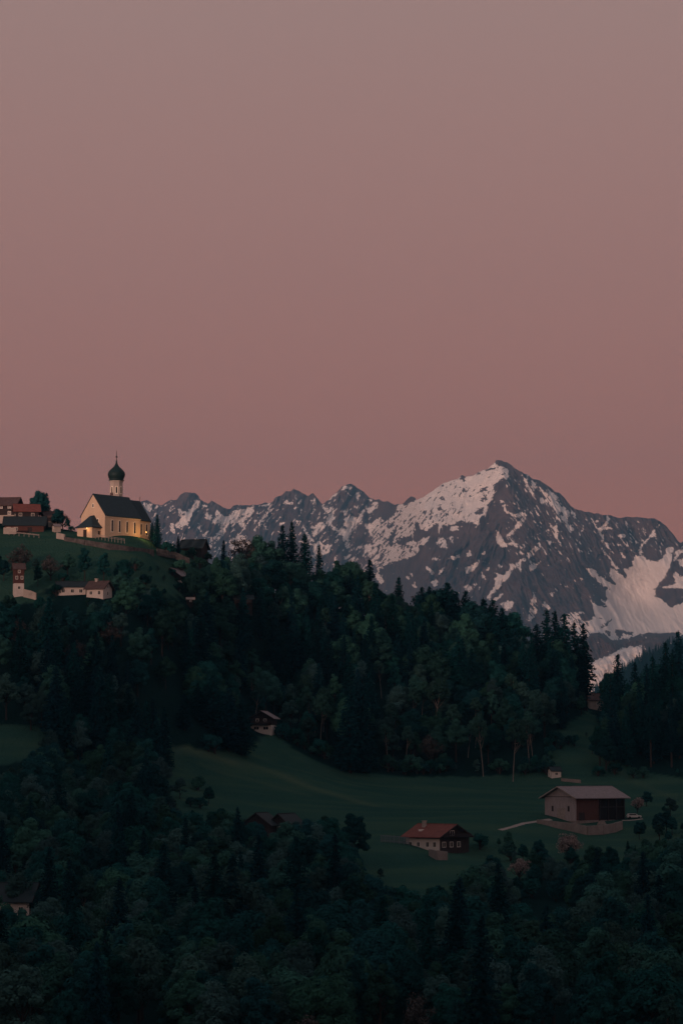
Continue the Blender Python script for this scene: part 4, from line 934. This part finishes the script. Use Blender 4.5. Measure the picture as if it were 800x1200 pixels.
H = hero
H('spruce', 184.5, 603, 1012, 'dark narrow spruce standing against the right end of the church', var=0)
H('spruce', 178.5, 612, 1016, 'short spruce squeezed between church choir and taller narrow spruce', var=2)
H('spruce', 209, 628, 1024, 'small pointed spruce on the crest just right of the churchyard', var=1)
H('shrub', 196, 634, 1012, 'low dark bush on the crest between church spruce and stone wall')
H('shrub', 226, 641, 1030, 'dark bush against the dark roofed crest house')
H('leaf', 244, 646, 1036, 'small rounded tree left of the first crest spruce right of the church')
H('spruce', 262, 633, 1052, 'spruce on the crest left of the pale reddish bare tree', var=3)
H('bare', 284, 628, 1062, 'pale reddish bare tree on the crest before the snow', var=0)
H('leaf', 303, 627, 1066, 'broad leafy tree with a rounded top left of the tall crest spruces')
H('leaf', 318, 630, 1070, 'rounded leafy tree touching the left side of the tallest crest spruce')
H('spruce', 331, 616, 1072, 'left one of the pair of tall spruces before the snowy mountain', var=0)
H('spruce', 342, 611, 1076, 'right and tallest one of the pair of tall spruces before the snowy mountain', var=1)
H('spruce', 357, 625, 1080, 'spruce just right of the tallest crest pair with slightly lower tip', var=2)
H('spruce', 374, 640, 1082, 'narrow pointed spruce standing free on the crest right of the tall group', var=3)
H('leaf', 396, 650, 1082, 'rounded leafy tree on the crest under the double mountain summit')
H('leaf', 413, 653, 1084, 'rounded leafy tree on the crest right of the one under the double summit')
H('spruce', 433, 655, 1086, 'spruce tip rising before the foot of the big snow slope', var=2)
H('spruce', 467, 676, 1090, 'single spruce peak rising from the falling crest left of the dark ridge wood', var=2)
for i, (x, t, v) in enumerate(((494, 688, 4), (503, 684, 0), (513, 688, 2), (524, 684, 4), (534, 690, 2), (545, 693, 0), (556, 700, 4), (566, 699, 2), (577, 704, 0), (588, 708, 4), (597, 714, 2), (606, 722, 0))):
    H('spruce' if i % 4 != 2 else 'dark', x, t + (0, 4, 2, -1, 5)[i % 5], 1088 + (i % 3) * 6, None, 'ridge', v if i % 4 != 2 else i % 3)
for x, t, v, k in ((628, 731, 2, 'spruce'), (640, 714, 3, 'thin'), (650, 716, 0, 'thin'), (661, 720, 3, 'spruce'), (672, 728, 1, 'thin'), (683, 731, 0, 'thin'), (655, 735, 2, 'spruce'), (676, 748, 3, 'spruce'), (645, 745, 4, 'spruce'), (666, 758, 2, 'spruce'), (686, 752, 1, 'thin'), (634, 750, 4, 'spruce')):
    H(k, x, t, 1072 + (x % 7) * 2, None, 'point', v % len(KINDS[k]))
H('spruce', 723, 767, 1040, 'broad dark spruce with the highest tip at the left end of the right wood', var=4)
H('spruce', 709, 790, 1034, 'shorter spruce leaning into the gap at the left end of the right wood', var=2)
H('spruce', 743, 777, 1030, 'dark spruce second in from the gap in the right wood', var=0)
H('thin', 757, 778, 1020, 'spruce with long bare pale trunk in the right wood', var=0)
H('thin', 764, 768, 1030, 'tall thin crowned spruce behind the bare pale trunks in the right wood', var=1)
H('spruce', 779, 752, 1036, 'tall spruce rising high near the right photo edge', var=1)
H('spruce', 794, 740, 1040, 'highest spruce of the right wood cut by the right photo edge', var=0)
H('thin', 787, 765, 1000, 'spruce with the longest pale trunk near the right photo edge', var=0)
H('spruce', 58, 700, 888, 'massive dark spruce below the long white farmhouse on the left slope', var=4)
H('spruce', 112, 738, 882, 'dark spruce below the brown roofed white farmhouse', var=4)
H('spruce', 86, 745, 878, 'dark spruce filling the space between the two big left slope spruces', var=2)
H('spruce', 160, 822, 860, 'big black spruce rising left of the meadow track', var=4)
H('spruce', 140, 850, 840, 'dark spruce left of the big black one by the meadow track', var=2)
H('spruce', 285, 690, 1000, 'very tall dark spruce above the timber chalet in the wood edge', var=0)
H('spruce', 306, 688, 1010, 'tall dark spruce right of the very tall one above the timber chalet', var=1)
for x, t, Y, v in ((232, 800, 915, 4), (250, 790, 918, 2), (268, 806, 912, 0), (283, 820, 915, 4), (216, 812, 905, 2)):
    H('spruce', x, t, Y, None, 'tip', v)
H('spruce', 410, 800, 945, 'dark spruce at the wood edge above the middle of the meadow', var=2)
H('spruce', 425, 810, 948, 'second dark spruce at the wood edge above the middle of the meadow', var=4)
H('dark', 415, 950, 775, 'dark bushy tree at the lower left rim of the meadow by the fence')
H('blossom', 666, 974, 786, 'pink white blossoming tree below the big barn', var=0)
H('blossom', 746, 933, 880, 'pinkish blossoming tree behind the white car beside the barn', var=0)
H('blossom', 608, 1004, 752, 'small pale blossoming tree between the red roofed chalet and the bigger blossoming tree', var=0)
H('dark', 780, 950, 835, 'dense dark round tree on the meadow near the right photo edge')
H('dark', 757, 927, 905, 'low dark clump of tree on the meadow behind the barn')
H('shrub', 598, 985, 790, 'dark bush at the end of the gravel path')
H('shrub', 562, 976, 806, 'dark bush against the right side of the red roofed chalet')
H('spruce', 735, 985, 768, 'pointed dark spruce below the barn at the right', var=1)
H('dark', 47, 574, 1034, 'rounded dark tree taller than the hilltop roofs', zone='hero')
H('spruce', 55, 577, 1040, 'dark spruce touching the right side of the rounded hilltop tree', var=2)
H('dark', 68, 596, 1026, 'dark bushy tree right of the hilltop farmhouse')
H('bare', 74, 598, 1030, 'thin twiggy tree against the sky right of the hilltop roofs', var=1)
H('dark', 79, 607, 1020, 'small dark tree nearest the church porch on the left')
H('shrub', 84, 616, 1016, 'low bush at the left foot of the church porch')
H('bare', 24, 637, 960, 'round reddish bare tree above the narrow cottage', var=1)
H('bare', 60, 650, 955, 'low reddish bush on the grass slope below the hilltop barn', var=1)
H('dark', 100, 640, 955, 'dark tree below the churchyard wall above the long white farmhouse')
H('dark', 122, 646, 955, 'dark tree below the churchyard wall above the brown roofed farmhouse')
H('dark', 145, 655, 962, 'dark tree on the slope right of the trees above the white farmhouses')
H('leaf', 80, 648, 958, 'leafy tree on the slope above the left end of the long white farmhouse')
H('dark', 45, 662, 950, 'dark tree right of the narrow cottage')
H('dark', 5, 655, 955, 'dark tree at the left photo edge beside the narrow cottage')
H('birch', 600, 838, 955, 'birch with two pale slanting stems at the wood edge right of the meadow middle', var=0)
H('birch', 566, 835, 958, 'birch with a straight pale stem at the wood edge left of the slanting one', var=1)
H('birch', 508, 792, 985, 'birch with a pale leaning stem high inside the central wood', var=2)
H('birch', 375, 812, 960, 'birch with a thin pale stem right of the timber chalet', var=0)
H('birch', 455, 845, 955, 'birch with a thin stem above the middle of the meadow', var=1)
H('birch', 130, 1062, 604, 'tree with a straight pale stem in the lower wood at the left', var=1)
H('birch', 768, 1003, 688, 'tree with pale stems in the lower wood at the right', var=0)
H('birch', 745, 1012, 682, 'leaning pale stemmed tree in the lower wood left of the other pale stems', var=2)
H('grey', 125, 910, 790, 'grey green tree top in front of the big black spruce by the track')
H('leaf', 65, 945, 745, 'light green rounded crown at the left above the dark lower wood')
er = random.Random(5)
for k in range(100):
    ex = er.uniform(232, 650); ey = float(np.interp(ex, [232, 262, 300, 330, 400, 470, 560, 640, 650], [883, 886, 868, 868, 902, 908, 908, 908, 880])) - er.uniform(0, 5)
    if 286 < ex < 326: continue
    g_ = ground_at(ex, ey, 840, 1040); put('shrub', g_[0], g_[1], er.uniform(2.0, 6.0), 'edge')
for k in range(90):
    ex, ey = er.choice([(er.uniform(60, 240), er.uniform(668, 712)), (er.uniform(150, 240), er.uniform(668, 700)), (er.uniform(700, 800), er.uniform(906, 912)), (er.uniform(560, 600), er.uniform(990, 1012)), (er.uniform(600, 700), er.uniform(1010, 1024)), (er.uniform(740, 800), er.uniform(975, 1000)), (er.uniform(765, 810), er.uniform(945, 1000)), (er.uniform(570, 700), er.uniform(1012, 1026)), (er.uniform(190, 240), er.uniform(664, 690)), (er.uniform(200, 250), er.uniform(925, 962)), (er.uniform(430, 560), er.uniform(1030, 1050)), (er.uniform(640, 700), er.uniform(858, 885))])
    g_ = ground_at(ex, ey, 700, 1060); kq = 'shrub' if er.random() < .45 or ey < 930 else er.choice(['dark', 'grey', 'leaf']); put(kq, g_[0], g_[1], er.uniform(2.0, 4.4) * (1 if kq == 'shrub' else 1.7), 'scattered')

MIX = {
 'right': (('spruce', 7), ('thin', 3), ('dark', 1)), 'left': (('dark', 4), ('leaf', 3), ('grey', 2), ('spruce', 2), ('bare', 2)),
 'mid': (('dark', 3), ('leaf', 2), ('grey', 3), ('spruce', 2)), 'centre': (('leaf', 5), ('dark', 4), ('grey', 3), ('birch', 2), ('spruce', .7), ('bare', .6)),
 'low': (('leaf', 5), ('dark', 6), ('grey', 6), ('birch', 1.4), ('spruce', 2.2), ('bare', .3))}
HT = {'spruce': (17, 25), 'thin': (20, 27), 'leaf': (10, 17), 'dark': (8, 16), 'grey': (9, 17), 'birch': (12, 17), 'bare': (8, 11), 'shrub': (3, 4.5), 'blossom': (5, 7)}
occ = [(t['x'], t['y'], 3.0) for t in TR]
step = 5.6
yy = 480.0
pts = []
while yy < 1128:
    half = 480 / F * yy; xx = -half
    while xx < half:
        pts.append((xx + rng.uniform(-2.4, 2.4), yy + rng.uniform(-2.4, 2.4))); xx += step
    yy += step
pa = np.array(pts); pz = G(pa[:, 0], pa[:, 1]); ppx, ppy = proj(pa[:, 0], pa[:, 1], pz)
occa = np.array([o_[:2] for o_ in occ])
for i in range(len(pa)):
    x, y = pa[i]; z = float(pz[i]); px, py = float(ppx[i]), float(ppy[i])
    if not (-45 < px < 845) or py > 1300: continue
    zn = zone_of(px, py, y)
    if zn is None: continue
    if np.min(np.hypot(occa[:, 0] - x, occa[:, 1] - y)) < 4.2: continue
    cl = float(fbm(x / 38, y / 38, 77, 2)); kinds = MIX[zn]
    r = rng.random() * sum(w for _, w in kinds)
    for kd, w in kinds:
        r -= w
        if r <= 0: break
    if zn == 'centre' and y > 1060 and rng.random() < .3: kd = 'spruce'
    if zn == 'left' and py < 712 and rng.random() < (.5 if px > 140 else .3): continue
    if zn in ('centre', 'low', 'mid') and cl > .66 and rng.random() < .7: kd = 'spruce' if zn != 'low' else 'dark'
    if zn == 'centre' and py > 855 and rng.random() < .35: kd = 'birch'
    h = rng.uniform(*HT[kd])
    if zn == 'low' and y < 690 and kd in ('leaf', 'dark', 'grey'): h = rng.uniform(10, 18)
    sc_top = float(np.interp(px, SKYX, SKYY)) + 3
    k_ = F / y
    hmax = (py - sc_top) / k_
    if hmax < 4: continue
    h = min(h, hmax * rng.uniform(.86, 1.0))
    if kd in ('spruce', 'thin', 'birch') and h < 8: kd = 'dark'
    def blocked(h, kd):
        w = RAD[kd] * h / KINDS[kd][0][2] * k_ * .95
        for (Yd, poly) in CLEAR:
            if y < Yd:
                qx = [px, px - w, px + w, px - w * .8, px + w * .8, px]; qy = [py - h * k_, py - h * k_ * .55, py - h * k_ * .55, py - h * k_ * .82, py - h * k_ * .82, py - h * k_ * .5]
                if inpoly(poly, qx, qy).any(): return True
                cxp = sum(p_[0] for p_ in poly) / len(poly); cyp = sum(p_[1] for p_ in poly) / len(poly)
                for ax, ay in list(poly) + [(cxp, cyp)]:
                    if abs(ax - px) < w * .85 and py - h * k_ * .92 < ay < py - h * k_ * .1: return True
        return False
    ok = False
    for tr in range(4):
        if not blocked(h, kd): ok = True; break
        h *= .72; kd = kd if kd not in ('spruce', 'thin', 'birch') else 'dark'
        if h < 3.0: break
    if not ok: continue
    sp_ = {'low': .72, 'centre': .72, 'left': .62, 'mid': .72, 'right': .62}[zn]
    if zn == 'low' and y < 690: sp_ = .52
    if rng.random() > sp_: continue
    TR.append(dict(k=kd if h > 5 else 'shrub', x=float(x), y=float(y), z=z, h=h, px=px, py=py, zone=zn, label=None, var=None))

# who shows: paint front to back on a coarse grid
buf = np.zeros((300, 200), bool)
YYg, XXg = np.mgrid[0:300, 0:200] * 4.0 + 2
for t in sorted(TR, key=lambda t: t['y']):
    k_ = F / t['y']; w = RAD[t['k']] * t['h'] / KINDS[t['k']][0][2] * k_; hh = t['h'] * k_
    m = (np.abs(XXg - t['px']) < w * (1.0 if t['k'] not in ('spruce', 'thin') else np.clip((YYg - (t['py'] - hh)) / hh, 0, 1))) & (YYg < t['py']) & (YYg > t['py'] - hh)
    if t['k'] not in ('spruce', 'thin'): m &= ((XXg - t['px']) / w) ** 2 + ((YYg - (t['py'] - hh * .5)) / (hh * .52)) ** 2 < 1
    t['vis'] = int((m & ~buf).sum()); buf |= m
fam = lambda t: {'spruce': 'spruce', 'thin': 'spruce', 'birch': 'birch', 'shrub': 'bush'}.get(t['k'], 'tree')
keep = [t for t in TR if t['vis'] > 0 or t['label'] or t['zone'] in ('ridge', 'point', 'tip')]
keep.sort(key=lambda t: -t['vis'] - (1000 if (t['label'] or t['zone'] in ('ridge', 'point', 'tip')) else 0))
cnt = {}; single = []; rest = []
for t in keep:
    f_ = fam(t); cnt[f_] = cnt.get(f_, 0) + 1
    (single if cnt[f_] <= 300 and len(single) < 620 else rest).append(t)
print('TREES total', len(TR), 'visible', len(keep), 'single', len(single), 'rest', len(rest), cnt)

NAME = {'spruce': 'spruce_tree', 'thin': 'spruce_tree', 'leaf': 'broadleaf_tree', 'dark': 'broadleaf_tree', 'grey': 'broadleaf_tree', 'birch': 'birch_tree', 'bare': 'bare_tree', 'blossom': 'blossoming_tree', 'shrub': 'bush'}
CAT = {'spruce': 'spruce', 'thin': 'spruce', 'leaf': 'tree', 'dark': 'tree', 'grey': 'tree', 'birch': 'birch', 'bare': 'tree', 'blossom': 'tree', 'shrub': 'bush'}
LOOK = {'spruce': 'dark pointed spruce', 'thin': 'thin crowned spruce', 'leaf': 'green leafy tree', 'dark': 'dark leafy tree', 'grey': 'grey green leafy tree', 'birch': 'pale stemmed birch', 'bare': 'reddish twiggy tree', 'blossom': 'blossoming tree', 'shrub': 'low bush'}
def place_words(t):
    px, py, y = t['px'], t['py'], t['y']; z = t['zone']
    if z == 'edge': return 'at the foot of the central wood ' + ('left of the timber chalet' if px < 300 else 'just right of the timber chalet' if px < 400 else 'above the red roofed chalet' if px < 560 else 'left of the tiny white hut')
    if z == 'scattered': return 'on the grass slope below the churchyard wall' if py < 716 else 'on the grass tongue left of the right wood' if py < 895 and px > 600 else 'at the left rim of the main meadow' if px < 300 else 'on the grass below the red roofed chalet' if px < 562 and py > 1000 else 'behind the big barn at the foot of the right wood' if py < 930 else 'right of the red roofed chalet' if px < 600 else 'under the big barn below the meadow' if px < 705 else 'at the right edge below the barn'
    if z == 'ridge': return 'in the dark spruce row along the ridge under the mountain peak'
    if z == 'point': return 'in the spruce clump ending the ridge left of the gap'
    if z == 'tip': return 'in the black clump left of the timber chalet'
    if z == 'right': return 'in the wood right of the ' + ('gap, left part' if px < 745 else 'gap, right part')
    if z == 'left': return ('high ' if py < 730 else 'low ') + ('on the slope at the far left' if px < 70 else 'on the slope below the long white farmhouse' if px < 140 else 'on the slope between church and tall spruces')
    if z == 'mid': return ('above' if py < 870 else 'left below' if py > 930 else 'beside') + ' the big black spruce by the meadow track'
    if z == 'centre' and t['k'] in ('spruce', 'thin'):
        return ('among leafy crowns ' + ('high up' if py < 770 else 'at mid height' if py < 840 else 'low down') + ' in the central wood, ' + ('left' if px < 300 else 'middle left' if px < 410 else 'middle right' if px < 530 else 'right'))
    if z == 'centre':
        if py > 872: return 'fronting the central wood' + (' near the timber chalet' if px < 400 else ' above the red roofed chalet' if px < 540 else ' left of the tiny white hut')
        if py < 752: return 'high behind the crest' + (' left of the tall crest spruces' if px < 330 else ' under the crest before the snow' if px < 480 else ' under the mountain peak')
        if py < 812: return 'high in the central wood' + (' left of the tall crest spruces' if px < 330 else ' under the crest before the snow' if px < 480 else ' under the mountain peak')
        return 'low in the central wood' + (' near the timber chalet' if px < 360 else ' above the middle of the meadow' if px < 560 else ' above the tiny white hut')
    if y > 690: return 'below the small left meadow' if px < 110 else 'left of the sunken dark houses' if px < 245 else 'around the sunken dark houses' if px < 360 else 'left below the slatted fence' if px < 440 else 'straight below the red roofed chalet' if px < 560 else 'right below the red roofed chalet' if px < 640 else 'below the blossoming tree' if px < 710 else 'in the wood at the right edge below the barn'
    row = 'upper' if y > 610 else 'middle' if y > 540 else 'lowest'
    col = ('left corner' if px < 130 else 'left part' if px < 270 else 'middle left part' if px < 400 else 'middle right part' if px < 540 else 'right part' if px < 670 else 'right corner')
    return 'in the ' + row + ' rows of the bottom wood, ' + col
def spawn(t, rg):
    vs = KINDS[t['k']]; v = vs[t['var'] if t['var'] is not None else rg.randrange(len(vs))]
    s = t['h'] / v[2]; r = empty(NAME[t['k']], (t['x'], t['y'], t['z']), 0.0 if t['k'] == 'birch' else rg.uniform(0, 6.28))
    wf = rg.uniform(.9, 1.12) if not t['label'] else 1.0
    if t['zone'] in ('ridge', 'tip'): wf = rg.uniform(1.25, 1.6)
    if t['zone'] == 'point': wf = rg.uniform(1.05, 1.3)
    if s < .6: wf = min(1.35, wf * (.6 / s) ** .3)
    r.scale = (s * wf, s * wf, s)
    if t['label']: lab = t['label']; grp = None
    else:
        lab = ('small ' if t['h'] < (18 if t['k'] in ('spruce', 'thin') else 10) and t['k'] != 'shrub' else '') + LOOK[t['k']] + ' ' + place_words(t); grp = lab.replace('spruce ', 'spruces ', 1).replace('tree ', 'trees ', 1).replace('birch ', 'birches ', 1).replace('bush ', 'bushes ', 1)
    tag(r, lab, CAT[t['k']], grp)
    mesh_obj('trunk', v[0], r); mesh_obj('crown', v[1], r)
rg_ = random.Random(99)
for t in single: spawn(t, rg_)
for o_ in bpy.data.objects:
    if len(str(o_.get('label', '')).split()) > 16: print('LONG', o_['label'])

# countless trees: instanced over points by geometry nodes
def join_tree(v, name):
    a, b = v[0], v[1]
    va = np.empty(len(a.vertices) * 3, np.float32); a.vertices.foreach_get('co', va); vb = np.empty(len(b.vertices) * 3, np.float32); b.vertices.foreach_get('co', vb)
    pa_ = [tuple(p.vertices) for p in a.polygons]; n0 = len(a.vertices)
    pb = np.arange(len(b.vertices)).reshape(-1, 4) + n0
    me = bpy.data.meshes.new(name); me.from_pydata(np.concatenate([va.reshape(-1, 3), vb.reshape(-1, 3)]).tolist(), [], pa_ + [tuple(map(int, q)) for q in pb])
    me.materials.append(a.materials[0]); me.materials.append(b.materials[0])
    me.polygons.foreach_set('material_index', np.array([0] * len(pa_) + [1] * len(pb), np.int32)); me.update()
    return bpy.data.objects.new(name, me)
def scatter(name, pts, scl, srcs, label=None):
    me = bpy.data.meshes.new(name); me.from_pydata([tuple(map(float, p)) for p in pts], [], [])
    for nm, arr in (('tscale', scl), ('trot', [random.uniform(0, 6.28) for _ in pts])):
        a = me.attributes.new(nm, 'FLOAT', 'POINT'); a.data.foreach_set('value', np.array(arr, np.float32))
    a = me.attributes.new('tkind', 'INT', 'POINT'); a.data.foreach_set('value', np.array([random.randrange(len(srcs)) for _ in pts], np.int32))
    o = mesh_obj(name, me); tag(o, label, None, None, 'stuff')
    ng = bpy.data.node_groups.new(name, 'GeometryNodeTree')
    ng.interface.new_socket('Geometry', in_out='INPUT', socket_type='NodeSocketGeometry'); ng.interface.new_socket('Geometry', in_out='OUTPUT', socket_type='NodeSocketGeometry')
    N = ng.nodes.new; L = ng.links.new; gi = N('NodeGroupInput'); go = N('NodeGroupOutput')
    g2i = N('GeometryNodeGeometryToInstance')
    for s_ in reversed(srcs):
        oi = N('GeometryNodeObjectInfo'); oi.inputs['Object'].default_value = s_; oi.inputs['As Instance'].default_value = True; L(oi.outputs['Geometry'], g2i.inputs[0])
    iop = N('GeometryNodeInstanceOnPoints'); L(gi.outputs[0], iop.inputs['Points'])
    jn = N('GeometryNodeJoinGeometry')
    for l in list(ng.links):
        if l.to_node == g2i: ng.links.remove(l)
    for s_ in ng.nodes:
        if s_.bl_idname == 'GeometryNodeObjectInfo': L(s_.outputs['Geometry'], jn.inputs[0])
    ng.nodes.remove(g2i)
    L(jn.outputs[0], iop.inputs['Instance']); iop.inputs['Pick Instance'].default_value = True
    def attr(nm, ty):
        a = N('GeometryNodeInputNamedAttribute'); a.data_type = ty; a.inputs[0].default_value = nm; return a.outputs[0]
    L(attr('tkind', 'INT'), iop.inputs['Instance Index'])
    cx = N('ShaderNodeCombineXYZ'); L(attr('trot', 'FLOAT'), cx.inputs[2]); L(cx.outputs[0], iop.inputs['Rotation'])
    c2 = N('ShaderNodeCombineXYZ'); sc2 = attr('tscale', 'FLOAT')
    for k in range(3): L(sc2, c2.inputs[k])
    L(c2.outputs[0], iop.inputs['Scale']); L(iop.outputs[0], go.inputs[0])
    o.modifiers.new('scatter', 'NODES').node_group = ng
    return o
random.seed(3)
if rest:
    src = [join_tree(KINDS['leaf'][0], 'wood_leafy'), join_tree(KINDS['dark'][0], 'wood_dark'), join_tree(KINDS['grey'][0], 'wood_grey')]
    scatter('forest', [(t['x'], t['y'], t['z']) for t in rest], [t['h'] / 14.0 for t in rest], src)
# distant spruce forest on the far hill
far = [join_tree(spruce_mesh(91, 22, 3.4, .03, .3, .6), 'far_spruce'), join_tree(spruce_mesh(92, 24, 3.2, .03, .35, .6), 'far_spruce')]
pf = []
for k in range(8000):
    r_ = int(min(39, abs(random.gauss(0, 10)))); c_ = random.randrange(FHV.shape[1] - 1); a_, f_ = FHV[r_, c_], random.random()
    q = a_ * (1 - f_) + FHV[r_, c_ + 1] * f_; pf.append((q[0] + random.uniform(-3, 3), q[1] + random.uniform(-10, 10), q[2] - 1))
scatter('distant_forest', pf, [random.uniform(.45, .95) for _ in pf], far)
